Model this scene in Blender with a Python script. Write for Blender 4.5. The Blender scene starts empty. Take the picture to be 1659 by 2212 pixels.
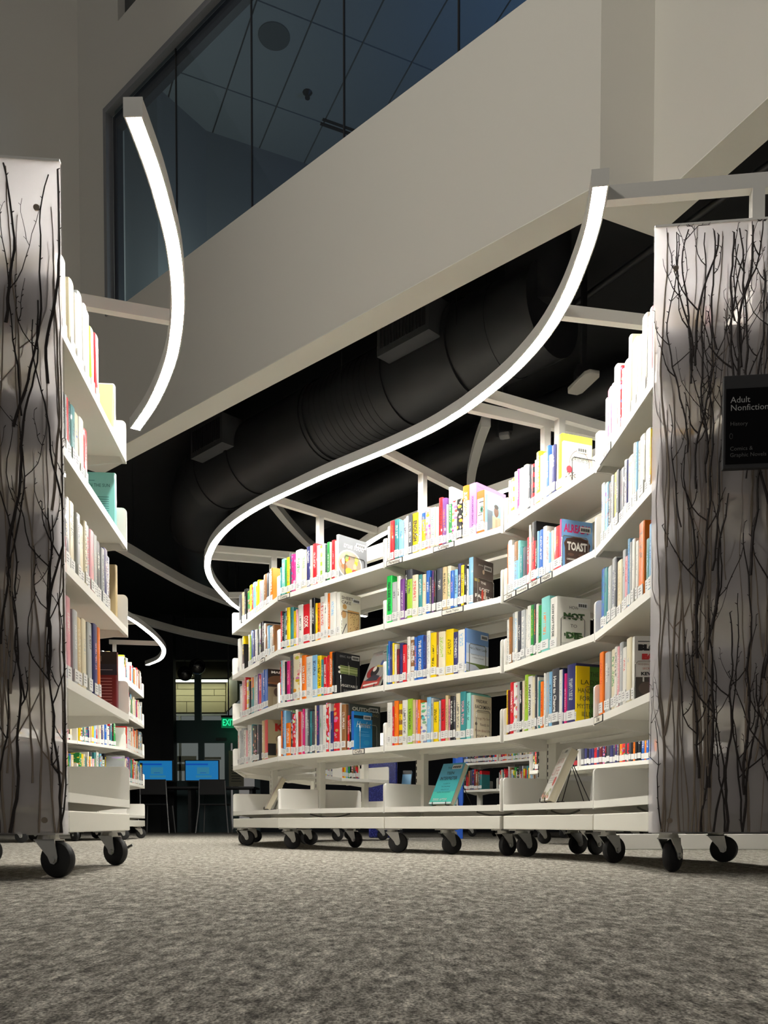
import bpy, bmesh, math, random
from mathutils import Vector, Matrix, Euler
random.seed(7)
SC = bpy.context.scene
COL = SC.collection

# ---------------------------------------------------------------- camera, world, exposure
FPX, HOR, CAMZ, PITCH = 1850.0, 1780.0, 0.145, math.radians(1.9)
cam_data = bpy.data.cameras.new('camera')
cam = bpy.data.objects.new('camera', cam_data)
COL.objects.link(cam)
cam.location = (0, 0, CAMZ)
cam.rotation_euler = (math.pi / 2 - PITCH, 0, 0)
cam_data.sensor_fit = 'VERTICAL'
cam_data.sensor_height = 36.0
cam_data.sensor_width = 27.0
cam_data.lens = 36.0 * FPX / 2212.0
cam_data.shift_y = (HOR + FPX * math.tan(PITCH) - 1106.0) / 2212.0
cam_data.clip_start = 0.02
cam_data.clip_end = 120
SC.camera = cam

world = bpy.data.worlds.new('world')
SC.world = world
world.use_nodes = True
wb = world.node_tree.nodes['Background']
wb.inputs['Color'].default_value = (1.0, 0.96, 0.9, 1)
wb.inputs['Strength'].default_value = 0.125

SC.view_settings.view_transform = 'Standard'
SC.view_settings.look = 'None'
SC.view_settings.gamma = 1
SC.view_settings.use_curve_mapping = False
SC.view_settings.exposure = 0.25
LED = 126.0         # radiance of the lit shelf strips


# added unseen fill spot, high behind the camera, to brighten the white walls
hall = bpy.data.lights.new('wall_fill_spot', 'SPOT')
hall.energy = 520
hall.color = (1.0, 0.95, 0.86)
hall.spot_size = math.radians(66)
hall.spot_blend = 1.0
hall.shadow_soft_size = 0.35
hall_o = bpy.data.objects.new('wall_fill_spot', hall)
COL.objects.link(hall_o)
hall_o.location = (-3.6, -1.5, 5.0)
hall_o.rotation_euler = (Vector((1.5, 3.6, 4.2)) - Vector((-3.6, -1.5, 5.0))).to_track_quat('-Z', 'Y').to_euler()


# ---------------------------------------------------------------- helpers
def lin(c):
    return c / 12.92 if c <= 0.04045 else ((c + 0.055) / 1.055) ** 2.4


def hexc(h):
    return tuple(lin(int(h[i:i + 2], 16) / 255) for i in (0, 2, 4)) + (1,)


MATS = {}


def mat(name, color, rough=0.5, metal=0.0, emit=None, estr=0.0, spec=0.5, coat=0.0):
    if name in MATS:
        return MATS[name]
    m = bpy.data.materials.new(name)
    m.use_nodes = True
    b = m.node_tree.nodes['Principled BSDF']
    if isinstance(color, str):
        color = hexc(color)
    b.inputs['Base Color'].default_value = color
    b.inputs['Roughness'].default_value = rough
    b.inputs['Metallic'].default_value = metal
    b.inputs['Specular IOR Level'].default_value = spec
    b.inputs['Coat Weight'].default_value = coat
    if emit:
        b.inputs['Emission Color'].default_value = hexc(emit) if isinstance(emit, str) else emit
        b.inputs['Emission Strength'].default_value = estr
    MATS[name] = m
    return m


def noise_bump(m, scale, strength, dist=0.002, coord='Object'):
    nt = m.node_tree
    tc = nt.nodes.new('ShaderNodeTexCoord')
    n = nt.nodes.new('ShaderNodeTexNoise')
    n.inputs['Scale'].default_value = scale
    n.inputs['Detail'].default_value = 4
    bp = nt.nodes.new('ShaderNodeBump')
    bp.inputs['Strength'].default_value = strength
    bp.inputs['Distance'].default_value = dist
    nt.links.new(tc.outputs[coord], n.inputs['Vector'])
    nt.links.new(n.outputs['Fac'], bp.inputs['Height'])
    nt.links.new(bp.outputs['Normal'], nt.nodes['Principled BSDF'].inputs['Normal'])
    return m


def root_loc(o):
    while o.parent is not None:
        o = o.parent
    return o.location


def link(name, data, parent=None, loc=None):
    o = bpy.data.objects.new(name, data)
    COL.objects.link(o)
    if parent is not None:
        o.parent = parent
    if loc is not None:
        o.location = loc
    return o


def tag(o, label=None, cat=None, group=None, kind=None):
    if label:
        o['label'] = label
    if cat:
        o['category'] = cat
    if group:
        o['group'] = group
    if kind:
        o['kind'] = kind
    return o


def thing(name, loc, label, cat, group=None):
    return tag(link(name, None, None, loc), label, cat, group)


class MB:
    """collects polygons in world (or local) coordinates and links them as one mesh object"""

    def __init__(s):
        s.v, s.f, s.m = [], [], []

    def poly(s, pts, mi=0):
        k = len(s.v)
        s.v += [tuple(p) for p in pts]
        s.f.append(tuple(range(k, k + len(pts))))
        s.m.append(mi)

    def hexa(s, p, mi=0):
        """eight corners: four below (counter-clockwise from above), four above"""
        k = len(s.v)
        s.v += [tuple(q) for q in p]
        for f in ((3, 2, 1, 0), (4, 5, 6, 7), (0, 1, 5, 4), (1, 2, 6, 5), (2, 3, 7, 6), (3, 0, 4, 7)):
            s.f.append(tuple(k + i for i in f))
            s.m.append(mi)
        return s

    def box(s, a, b, mi=0):
        (x0, y0, z0), (x1, y1, z1) = a, b
        return s.hexa([(x0, y0, z0), (x1, y0, z0), (x1, y1, z0), (x0, y1, z0),
                       (x0, y0, z1), (x1, y0, z1), (x1, y1, z1), (x0, y1, z1)], mi)

    def prism(s, plan, z0, z1, mi=0):
        """plan polygon (x, y), counter-clockwise, between two heights"""
        a = sum(plan[i][0] * plan[(i + 1) % len(plan)][1] - plan[(i + 1) % len(plan)][0] * plan[i][1] for i in range(len(plan)))
        if a < 0:
            plan = plan[::-1]
        n, k = len(plan), len(s.v)
        s.v += [(x, y, z0) for x, y in plan] + [(x, y, z1) for x, y in plan]
        s.f.append(tuple(range(k + n - 1, k - 1, -1)))
        s.f.append(tuple(range(k + n, k + 2 * n)))
        s.m += [mi, mi]
        for i in range(n):
            j = (i + 1) % n
            s.f.append((k + i, k + j, k + n + j, k + n + i))
            s.m.append(mi)
        return s

    def bar(s, a, b, w, h, mi=0, up=(0, 0, 1)):
        """square bar from a to b; h along up, w across"""
        a, b = Vector(a), Vector(b)
        d = (b - a).normalized()
        up = Vector(up)
        if abs(d.dot(up)) > 0.95:
            up = Vector((1, 0, 0))
        r = d.cross(up).normalized()
        t = r.cross(d).normalized()
        r, t = r * w / 2, t * h / 2
        return s.hexa([a + r - t, b + r - t, b - r - t, a - r - t, a + r + t, b + r + t, b - r + t, a - r + t], mi)

    def tube(s, pts, rad, n=6, mi=0, cap=True):
        pts = [Vector(p) for p in pts]
        if not hasattr(rad, '__len__'):
            rad = [rad] * len(pts)
        k = len(s.v)
        ref = None
        for i, p in enumerate(pts):
            d = (pts[min(i + 1, len(pts) - 1)] - pts[max(i - 1, 0)]).normalized()
            if ref is None:
                ref = d.orthogonal().normalized()
            ref = (ref - d * ref.dot(d))
            ref = ref.normalized() if ref.length > 1e-6 else d.orthogonal().normalized()
            b = d.cross(ref)
            for j in range(n):
                a = 2 * math.pi * j / n
                s.v.append(tuple(p + (ref * math.cos(a) + b * math.sin(a)) * rad[i]))
        for i in range(len(pts) - 1):
            for j in range(n):
                q, r = k + i * n, k + (i + 1) * n
                s.f.append((q + j, q + (j + 1) % n, r + (j + 1) % n, r + j))
                s.m.append(mi)
        if cap:
            s.f.append(tuple(range(k + n - 1, k - 1, -1)))
            e = k + (len(pts) - 1) * n
            s.f.append(tuple(range(e, e + n)))
            s.m += [mi, mi]
        return s

    def mesh(s, name, mats, off=(0, 0, 0), smooth=False):
        me = bpy.data.meshes.new(name)
        ox, oy, oz = off
        me.from_pydata([(x - ox, y - oy, z - oz) for x, y, z in s.v], [], s.f)
        for m in (mats if isinstance(mats, (list, tuple)) else [mats]):
            me.materials.append(m)
        me.polygons.foreach_set('material_index', s.m)
        if smooth:
            me.polygons.foreach_set('use_smooth', [True] * len(s.f))
            me.set_sharp_from_angle(angle=math.radians(40))
        me.update()
        return me

    def build(s, name, mats, parent=None, smooth=False, origin=None):
        off = root_loc(parent) if parent is not None else (origin or (0, 0, 0))
        return link(name, s.mesh(name, mats, off, smooth), parent, origin if parent is None else None)


def bevel(o, w=0.003, seg=2):
    b = o.modifiers.new('bevel', 'BEVEL')
    b.width = w
    b.segments = seg
    b.limit_method = 'ANGLE'
    return o


FIT = []


def text(body, parent, m, matrix, size=0.02, width=None, name='title', bold=0.0, shear=0.0, height=None, align='CENTER'):
    cu = bpy.data.curves.new(name, 'FONT')
    cu.body = body
    cu.size = size
    cu.align_x = align
    cu.align_y = 'CENTER'
    cu.offset = bold
    cu.shear = shear
    cu.resolution_u = 2
    cu.materials.append(m)
    o = link(name, cu, parent)
    o.matrix_local = matrix
    if width or height:
        FIT.append((o, width, height))
    return o


def fit_texts():
    """bring every word to its size, then turn the text curves into plain meshes"""
    bpy.context.view_layer.update()
    dg = bpy.context.evaluated_depsgraph_get()
    fit = {o.name: (w, h) for o, w, h in FIT}
    for o in [q for q in SC.objects if q.type == 'FONT']:
        me = bpy.data.meshes.new_from_object(o.evaluated_get(dg), depsgraph=dg)
        w, h = fit.get(o.name, (None, None))
        xs = [v.co.x for v in me.vertices] or [0]
        ys = [v.co.y for v in me.vertices] or [0]
        dx, dy = max(xs) - min(xs), max(ys) - min(ys)
        sx = w / dx if w and dx > 1e-6 else 1.0
        sy = h / dy if h and dy > 1e-6 else sx
        me.transform(Matrix.Diagonal((sx, sy, 1, 1)))
        nm, par, mx = o.name, o.parent, o.matrix_local.copy()
        old = o.data
        bpy.data.objects.remove(o)
        bpy.data.curves.remove(old)
        n = link(nm, me, par)
        n.matrix_local = mx


def V2(p):
    return Vector((p[0], p[1]))


def smooth_path(pts, step=0.05):
    P = [V2(p) for p in pts]
    P = [P[0] * 2 - P[1]] + P + [P[-1] * 2 - P[-2]]
    out = []
    for i in range(1, len(P) - 2):
        a, b, c, d = P[i - 1], P[i], P[i + 1], P[i + 2]
        n = max(2, int((c - b).length / step))
        for k in range(n):
            t = k / n
            out.append(0.5 * ((2 * b) + (c - a) * t + (2 * a - 5 * b + 4 * c - d) * t * t + (3 * b - a - 3 * c + d) * t ** 3))
    out.append(P[-2])
    return out


# ---------------------------------------------------------------- materials
WHITE = noise_bump(mat('shelf_white_powder_coat', (0.86, 0.845, 0.775, 1), 0.42), 900, 0.05, 0.0004)
PLATE = mat('shelf_end_white', (0.86, 0.84, 0.79, 1), 0.4)
RAILW = mat('base_rail_white', (0.78, 0.76, 0.68, 1), 0.4)
STRIPW = mat('strip_housing_white', (0.74, 0.73, 0.69, 1), 0.38)
CHROME = mat('zinc_plated_steel', (0.62, 0.62, 0.6, 1), 0.28, 1.0)
RUBBER = mat('black_rubber', (0.012, 0.012, 0.013, 1), 0.55)
BLACKM = mat('black_plastic', (0.010, 0.010, 0.011, 1), 0.4)
SLOT = mat('slot_dark', (0.02, 0.02, 0.02, 1), 0.9)
WIRE = mat('dark_wire', (0.05, 0.045, 0.045, 1), 0.3, 0.8)
WIREC = mat('steel_wire', (0.55, 0.53, 0.5, 1), 0.25, 1.0)
WALLM = noise_bump(mat('wall_paint_greige', (0.75, 0.73, 0.665, 1), 0.85), 350, 0.12, 0.001)
SOFFIT = WALLM
BLACKC = mat('black_ceiling_paint', (0.010, 0.0105, 0.012, 1), 0.8)
DUCTM = mat('black_duct_paint', (0.0125, 0.013, 0.015, 1), 0.55)
STICKER = mat('spine_label_paper', (0.74, 0.74, 0.72, 1), 0.45)
PAPER = mat('page_block', (0.72, 0.66, 0.52, 1), 0.8)
PRINTK = mat('black_print', (0.015, 0.015, 0.018, 1), 0.5)
PRINTG = mat('grey_print', (0.25, 0.25, 0.26, 1), 0.6)


def led_mat():
    m = bpy.data.materials.new('led_diffuser_lit')
    m.use_nodes = True
    b = m.node_tree.nodes['Principled BSDF']
    b.inputs['Base Color'].default_value = (0.8, 0.8, 0.8, 1)
    b.inputs['Emission Color'].default_value = (1.0, 0.965, 0.885, 1)
    b.inputs['Emission Strength'].default_value = LED
    return m


LEDM = led_mat()
LEDOFF = mat('led_diffuser_off', (0.62, 0.62, 0.6, 1), 0.5)


def carpet_mat():
    m = mat('loop_pile_carpet', (0.2, 0.19, 0.17, 1), 0.95, spec=0.1)
    nt = m.node_tree
    N, L = nt.nodes, nt.links
    b = N['Principled BSDF']
    tc = N.new('ShaderNodeTexCoord')

    def noise(scale, sx, sy, detail=4, rough=0.6, rot=0.0):
        mp = N.new('ShaderNodeMapping')
        mp.inputs['Scale'].default_value = (sx, sy, 1)
        mp.inputs['Rotation'].default_value = (0, 0, rot)
        n = N.new('ShaderNodeTexNoise')
        n.inputs['Scale'].default_value = scale
        n.inputs['Detail'].default_value = detail
        n.inputs['Roughness'].default_value = rough
        L.new(tc.outputs['Object'], mp.inputs['Vector'])
        L.new(mp.outputs['Vector'], n.inputs['Vector'])
        return n.outputs['Fac']

    def ramp(src, stops):
        r = N.new('ShaderNodeValToRGB')
        cr = r.color_ramp
        cr.elements[0].position, cr.elements[0].color = stops[0][0], stops[0][1] + (1,)
        cr.elements[1].position, cr.elements[1].color = stops[-1][0], stops[-1][1] + (1,)
        for p, c in stops[1:-1]:
            e = cr.elements.new(p)
            e.color = c + (1,)
        L.new(src, r.inputs['Fac'])
        return r.outputs['Color']

    def mul(a, bb, f=1.0):
        x = N.new('ShaderNodeMix')
        x.data_type = 'RGBA'
        x.blend_type = 'MULTIPLY'
        x.inputs['Factor'].default_value = f
        L.new(a, x.inputs['A'])
        L.new(bb, x.inputs['B'])
        return x.outputs['Result']

    base = ramp(noise(34, 1.0, 0.42, 6, 0.72, 0.25), [(0.33, (0.19, 0.176, 0.15)), (0.5, (0.36, 0.334, 0.288)), (0.65, (0.60, 0.562, 0.49))])
    streak = ramp(noise(85, 1.0, 0.4, 4, 0.75, -0.3), [(0.38, (0.38, 0.38, 0.38)), (0.58, (1.15, 1.15, 1.15))])
    loops = ramp(noise(380, 1, 0.55, 2, 0.5), [(0.36, (0.45, 0.45, 0.45)), (0.62, (1.3, 1.3, 1.3))])
    c = mul(mul(base, streak), loops)
    L.new(c, b.inputs['Base Color'])
    bp = N.new('ShaderNodeBump')
    bp.inputs['Strength'].default_value = 0.9
    bp.inputs['Distance'].default_value = 0.004
    L.new(noise(330, 1, 1, 3, 0.6), bp.inputs['Height'])
    L.new(bp.outputs['Normal'], b.inputs['Normal'])
    return m


def panel_mat():
    """frosted resin: part of the light goes straight through, part is scattered"""
    m = bpy.data.materials.new('frosted_resin')
    m.use_nodes = True
    nt = m.node_tree
    N, L = nt.nodes, nt.links
    N.remove(N['Principled BSDF'])
    out = N['Material Output']
    tr = N.new('ShaderNodeBsdfTransparent')
    tr.inputs['Color'].default_value = (0.93, 0.92, 0.94, 1)
    tl = N.new('ShaderNodeBsdfTranslucent')
    tl.inputs['Color'].default_value = (0.78, 0.76, 0.78, 1)
    df = N.new('ShaderNodeBsdfDiffuse')
    df.inputs['Color'].default_value = (0.60, 0.58, 0.62, 1)
    gl = N.new('ShaderNodeBsdfGlossy')
    gl.inputs['Roughness'].default_value = 0.35
    a = N.new('ShaderNodeMixShader')
    a.inputs[0].default_value = 0.2
    L.new(tl.outputs[0], a.inputs[1])
    L.new(df.outputs[0], a.inputs[2])
    c = N.new('ShaderNodeMixShader')
    c.inputs[0].default_value = 0.08
    L.new(a.outputs[0], c.inputs[1])
    L.new(gl.outputs[0], c.inputs[2])
    d = N.new('ShaderNodeMixShader')
    d.inputs[0].default_value = 0.56
    L.new(tr.outputs[0], d.inputs[1])
    L.new(c.outputs[0], d.inputs[2])
    L.new(d.outputs[0], out.inputs['Surface'])
    return m


def glass_mat(name, tint, gloss):
    m = bpy.data.materials.new(name)
    m.use_nodes = True
    nt = m.node_tree
    N, L = nt.nodes, nt.links
    N.remove(N['Principled BSDF'])
    tr = N.new('ShaderNodeBsdfTransparent')
    tr.inputs['Color'].default_value = tint
    gl = N.new('ShaderNodeBsdfGlossy')
    gl.inputs['Roughness'].default_value = 0.02
    gl.inputs['Color'].default_value = (0.9, 0.95, 1, 1)
    lw = N.new('ShaderNodeLayerWeight')
    lw.inputs['Blend'].default_value = 0.5
    pw = N.new('ShaderNodeMath')
    pw.operation = 'POWER'
    pw.inputs[1].default_value = 4.0
    L.new(lw.outputs['Facing'], pw.inputs[0])
    ma = N.new('ShaderNodeMath')
    ma.operation = 'MULTIPLY_ADD'
    ma.inputs[1].default_value = gloss
    ma.inputs[2].default_value = 0.02
    L.new(pw.outputs[0], ma.inputs[0])
    mx = N.new('ShaderNodeMixShader')
    L.new(ma.outputs[0], mx.inputs[0])
    L.new(tr.outputs[0], mx.inputs[1])
    L.new(gl.outputs[0], mx.inputs[2])
    L.new(mx.outputs[0], N['Material Output'].inputs['Surface'])
    return m


def book_mat():
    """one cover material; colours and print layout come from mesh attributes of each book"""
    m = mat('book_jacket', (0.5, 0.5, 0.5, 1), 0.33, spec=0.45, coat=0.25)
    nt = m.node_tree
    N, L = nt.nodes, nt.links
    b = N['Principled BSDF']

    def attr(n):
        a = N.new('ShaderNodeAttribute')
        a.attribute_name = n
        return a

    def math_(op, x, y=None, z=None):
        q = N.new('ShaderNodeMath')
        q.operation = op
        for i, w in enumerate((x, y, z)):
            if w is None:
                continue
            if isinstance(w, (int, float)):
                q.inputs[i].default_value = w
            else:
                L.new(w, q.inputs[i])
        return q.outputs[0]

    def mixc(f, x, y):
        q = N.new('ShaderNodeMix')
        q.data_type = 'RGBA'
        if isinstance(f, (int, float)):
            q.inputs['Factor'].default_value = f
        else:
            L.new(f, q.inputs['Factor'])
        L.new(x, q.inputs['A'])
        L.new(y, q.inputs['B'])
        return q.outputs['Result']

    c1, c2, sty = attr('c1').outputs['Color'], attr('c2').outputs['Color'], attr('sty')
    ss = N.new('ShaderNodeSeparateColor')
    L.new(sty.outputs['Color'], ss.inputs['Color'])
    kind, seed, lo = ss.outputs[0], ss.outputs[1], ss.outputs[2]
    uv = N.new('ShaderNodeUVMap')
    uv.uv_map = 'UVMap'
    sx = N.new('ShaderNodeSeparateXYZ')
    L.new(uv.outputs['UV'], sx.inputs['Vector'])
    u, v = sx.outputs[0], sx.outputs[1]
    spine = math_('MULTIPLY', math_('GREATER_THAN', u, -0.2), math_('LESS_THAN', u, 1.2))
    cover = math_('SUBTRACT', 1.0, spine)
    # letters of the spine title: thresholded noise inside a band
    cv = N.new('ShaderNodeCombineXYZ')
    L.new(math_('MULTIPLY', u, 3.2), cv.inputs[0])
    L.new(math_('MULTIPLY_ADD', v, 62.0, math_('MULTIPLY', seed, 90.0)), cv.inputs[1])
    L.new(math_('MULTIPLY', seed, 37.0), cv.inputs[2])
    nz = N.new('ShaderNodeTexNoise')
    nz.inputs['Scale'].default_value = 1.0
    nz.inputs['Detail'].default_value = 1.5
    L.new(cv.outputs[0], nz.inputs['Vector'])
    letters = math_('GREATER_THAN', nz.outputs['Fac'], 0.5)
    band = math_('LESS_THAN', math_('ABSOLUTE', math_('SUBTRACT', u, 0.5)), math_('MULTIPLY_ADD', seed, 0.14, 0.16))
    hi = math_('MULTIPLY_ADD', seed, 0.22, 0.7)
    vin = math_('MULTIPLY', math_('GREATER_THAN', v, math_('MULTIPLY_ADD', lo, 0.4, 0.24)), math_('LESS_THAN', v, hi))
    title = math_('MULTIPLY', math_('MULTIPLY', letters, band), math_('MULTIPLY', vin, spine))
    istext = math_('LESS_THAN', kind, 0.62)
    # split jacket (kind .25) and banded jacket (kind .5)
    split = math_('MULTIPLY', math_('COMPARE', kind, 0.25, 0.1), math_('GREATER_THAN', v, math_('MULTIPLY_ADD', lo, 0.3, 0.6)))
    bands = math_('MULTIPLY', math_('COMPARE', kind, 0.5, 0.1), math_('LESS_THAN', math_('FRACT', math_('MULTIPLY', v, 4.3)), 0.45))
    bands = math_('MULTIPLY', bands, spine)
    col = mixc(split, c1, c2)
    col = mixc(bands, col, c2)
    colt = mixc(split, c2, c1)
    tcol = mixc(bands, colt, c1)
    col = mixc(math_('MULTIPLY', math_('MULTIPLY', title, istext), 0.85), col, tcol)
    # picture jacket (kind .75)
    cv2 = N.new('ShaderNodeCombineXYZ')
    L.new(math_('MULTIPLY_ADD', u, 1.3, math_('MULTIPLY', seed, 50.0)), cv2.inputs[0])
    L.new(math_('MULTIPLY', v, 11.0), cv2.inputs[1])
    vo = N.new('ShaderNodeTexVoronoi')
    vo.inputs['Scale'].default_value = 1.0
    L.new(cv2.outputs[0], vo.inputs['Vector'])
    hsv = N.new('ShaderNodeMix')
    hsv.data_type = 'RGBA'
    hsv.blend_type = 'MIX'
    hsv.inputs['Factor'].default_value = 0.45
    L.new(c2, hsv.inputs['A'])
    L.new(vo.outputs['Color'], hsv.inputs['B'])
    pic = mixc(math_('GREATER_THAN', vo.outputs['Distance'], 0.42), hsv.outputs['Result'], c1)
    ispic = math_('COMPARE', kind, 0.75, 0.1)
    col = mixc(ispic, col, pic)
    L.new(col, b.inputs['Base Color'])
    return m


BOOKM = book_mat()
CARPET = carpet_mat()
RESIN = panel_mat()
RESINC = glass_mat('clear_resin', (0.97, 0.965, 0.97, 1), 0.3)
BRANCH_D = mat('dark_twig', (0.018, 0.012, 0.011, 1), 0.7)
BRANCH_P = mat('pale_twig', (0.24, 0.195, 0.155, 1), 0.7)

# ---------------------------------------------------------------- the setting
W0, W1 = V2((-1.916, 6.504)), V2((0.962, 3.912))      # bottom front edge of the middle wall
WU = (W1 - W0).normalized()
WN = Vector((-WU.y, WU.x))                             # away from the hall
if WN.y < 0:
    WN = -WN
GA = V2((0.425, -0.905)).normalized()                  # the building's grid
GB = V2((0.913, 0.407)).normalized()
ZB, SILL, HEAD = 3.0, 4.03, 5.57
TH = 0.17


def wpt(s, off=0.0):
    return W0 + WU * s + WN * off


def struct(name, mb, mats, parent=None, smooth=False):
    o = mb.build(name, mats, parent, smooth)
    if parent is None:
        o['kind'] = 'structure'
    return o


f = MB()
f.poly([(-16, -4, 0), (16, -4, 0), (16, 24, 0), (-16, 24, 0)])
struct('floor', f, CARPET)

S_CORNER, S_END = -0.669, (W1 - W0).length
CL = wpt(S_CORNER)                                      # corner with the left wall
CR = W1
CI = V2((1.238, 4.035))                                 # inner corner with the right wall


def slab(mb, a, b, n, th, z0, z1):
    mb.prism([tuple(a), tuple(b), tuple(b + n * th), tuple(a + n * th)], z0, z1)


wm = MB()
slab(wm, CL, CR - WU * 0.0, WN, TH, ZB, SILL)
slab(wm, CL, wpt(-0.285), WN, TH, SILL, HEAD)
slab(wm, wpt(3.62), CR, WN, TH, SILL, HEAD)
slab(wm, CL, wpt(-0.08), WN, TH, HEAD, 7.6)
slab(wm, wpt(-0.08), CR, WN, TH, HEAD, 6.1)
struct('wall_middle', wm, WALLM)
wl = MB()
LE = CL - GB * 7
slab(wl, LE, CL, -GA, TH, ZB, 7.6)
struct('wall_left', wl, WALLM)


def meet(p, u, s, v):
    """where the line p + u a meets the line s + v b"""
    den = u.x * v.y - u.y * v.x
    k = ((s.x - p.x) * v.y - (s.y - p.y) * v.x) / den
    return p + u * k


RE = CI + GA * 4.5
IN1 = meet(CR + WN * TH, WU, CR - GA * TH, GB)
IN2 = meet(CR - GA * TH, GB, CI + GB * TH, GA)
wc = MB()
wc.prism([tuple(CR), tuple(CI), tuple(IN2), tuple(IN1)], ZB, 7.6)
struct('wall_corner', wc, WALLM)
wr = MB()
wr.prism([tuple(CI), tuple(RE), tuple(RE + GB * TH), tuple(IN2)], ZB, 7.6)
struct('wall_right', wr, WALLM)

so = MB()  # thin added sheet, whiter than the wall paint: bounced light put into its colour
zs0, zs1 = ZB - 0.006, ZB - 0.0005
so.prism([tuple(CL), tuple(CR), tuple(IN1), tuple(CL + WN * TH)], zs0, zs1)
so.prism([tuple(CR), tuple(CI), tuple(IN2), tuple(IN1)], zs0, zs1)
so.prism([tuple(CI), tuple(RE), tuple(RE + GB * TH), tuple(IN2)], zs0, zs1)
struct('soffit_bounce_sheet', so, mat('soffit_bounce_tint', (0.88, 0.865, 0.79, 1), 0.8))

GLASSW = glass_mat('dark_window_glass', (0.78, 0.82, 0.86, 1), 0.3)
FRAMEM = mat('window_frame_grey', (0.23, 0.235, 0.25, 1), 0.5)
FRAMED = mat('window_frame_dark', (0.05, 0.053, 0.065, 1), 0.5)
wf = MB()
for (s0, s1, z0, z1) in ((-0.285, -0.245, SILL, HEAD), (-0.245, 3.62, HEAD - 0.045, HEAD), (3.58, 3.62, SILL, HEAD)):
    slab(wf, wpt(s0, -0.012), wpt(s1, -0.012), WN, 0.06, z0, z1)
wf2 = MB()
for (s0, s1, z0, z1) in ((-0.245, -0.19, SILL, HEAD - 0.045), (-0.19, 3.58, HEAD - 0.15, HEAD - 0.045), (-0.19, 3.58, SILL, SILL + 0.012)):
    slab(wf2, wpt(s0, 0.05), wpt(s1, 0.05), WN, 0.05, z0, z1)
w1 = struct('window_1', wf, FRAMEM)
wf2.build('inner_frame', FRAMED, w1)
js = [-0.19, 0.601, 1.42, 2.241, 3.058, 3.58]
for i in range(5):
    g = MB()
    slab(g, wpt(js[i] + 0.004, 0.03), wpt(js[i + 1] - 0.004, 0.03), WN, 0.01, SILL + 0.003, HEAD - 0.046)
    g.build('pane', GLASSW, w1)
jn = MB()
for s in js[1:-1]:
    slab(jn, wpt(s - 0.004, 0.0295), wpt(s + 0.004, 0.0295), WN, 0.011, SILL + 0.003, HEAD - 0.046)
jn.build('glass_joint', BLACKM, w1)
w2 = MB()
slab(w2, wpt(-0.08, 0.06), wpt(3.87, 0.06), WN, 0.05, 6.1, 7.6)
struct('window_2', w2, mat('upper_window_dark', (0.05, 0.055, 0.06, 1), 0.2))

# room behind the big window: lay-in ceiling, dim walls
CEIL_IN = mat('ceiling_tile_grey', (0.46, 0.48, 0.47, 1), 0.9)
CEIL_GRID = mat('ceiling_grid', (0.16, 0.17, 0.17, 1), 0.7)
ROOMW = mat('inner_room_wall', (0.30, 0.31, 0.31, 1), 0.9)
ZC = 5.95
tile0 = V2((-0.896, 6.232))


def clip(pl, p0, n):
    """the part of a plan polygon on the n side of p0"""
    out = []
    for i, a in enumerate(pl):
        b = pl[(i + 1) % len(pl)]
        da, db = (a - p0).dot(n), (b - p0).dot(n)
        if da >= 0:
            out.append(a)
        if da * db < 0:
            out.append(a + (b - a) * (da / (da - db)))
    return out


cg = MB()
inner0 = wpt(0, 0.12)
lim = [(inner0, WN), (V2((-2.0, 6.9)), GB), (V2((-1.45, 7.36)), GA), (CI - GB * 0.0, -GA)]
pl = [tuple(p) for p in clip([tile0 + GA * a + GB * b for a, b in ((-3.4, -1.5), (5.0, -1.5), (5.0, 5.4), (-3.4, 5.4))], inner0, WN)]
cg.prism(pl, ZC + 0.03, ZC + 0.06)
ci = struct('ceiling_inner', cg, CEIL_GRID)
TW, TL = 0.405, 0.81
B0, B1, B2 = V2((-2.06, 6.86)), V2((-1.79, 6.94)), V2((-1.49, 7.37))
for i in range(-3, 11):
    for j in range(-4, 5):
        o = tile0 + GB * (i * TW) - GA * (j * TL) * 1.0
        pl = [o + GB * a - GA * c for a, c in ((0.006, 0.006), (TW - 0.006, 0.006), (TW - 0.006, TL - 0.006), (0.006, TL - 0.006))]
        pl = clip(pl, inner0, WN)
        if len(pl) > 2:
            pl = clip(pl, B1, (B2 - B1).orthogonal() * (1 if (B2 - B1).orthogonal().x > 0 else -1))
        if len(pl) > 2:
            pl = clip(pl, B2, GA)
        if len(pl) < 3:
            continue
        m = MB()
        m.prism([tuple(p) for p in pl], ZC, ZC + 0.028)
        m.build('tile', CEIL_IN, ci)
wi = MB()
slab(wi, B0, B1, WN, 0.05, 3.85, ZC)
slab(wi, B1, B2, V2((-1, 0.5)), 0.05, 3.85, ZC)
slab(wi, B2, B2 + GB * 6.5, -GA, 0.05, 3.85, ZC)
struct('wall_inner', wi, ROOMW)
sk = MB()
sk.tube([(-0.81, 6.509, ZC - 0.006), (-0.81, 6.509, ZC + 0.004)], [0.115, 0.12], 28)
tag(sk.build('ceiling_speaker', mat('speaker_grille', (0.15, 0.165, 0.16, 1), 0.8), None, origin=(-0.81, 6.509, ZC)),
    'round dark speaker grille in the tiled ceiling behind the glass', 'speaker')
sp = MB()
sp.tube([(-0.608, 6.997, ZC), (-0.608, 6.997, ZC - 0.03)], [0.04, 0.012], 10)
sp.tube([(-0.608, 6.997, ZC - 0.03), (-0.608, 6.997, ZC - 0.045)], [0.02, 0.02], 10)
tag(sp.build('sprinkler_head', BLACKM, None, origin=(-0.608, 6.997, ZC)),
    'small black sprinkler head on the ceiling behind the glass', 'sprinkler')
vs = MB()
a = V2((-0.50, 7.24))
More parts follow.
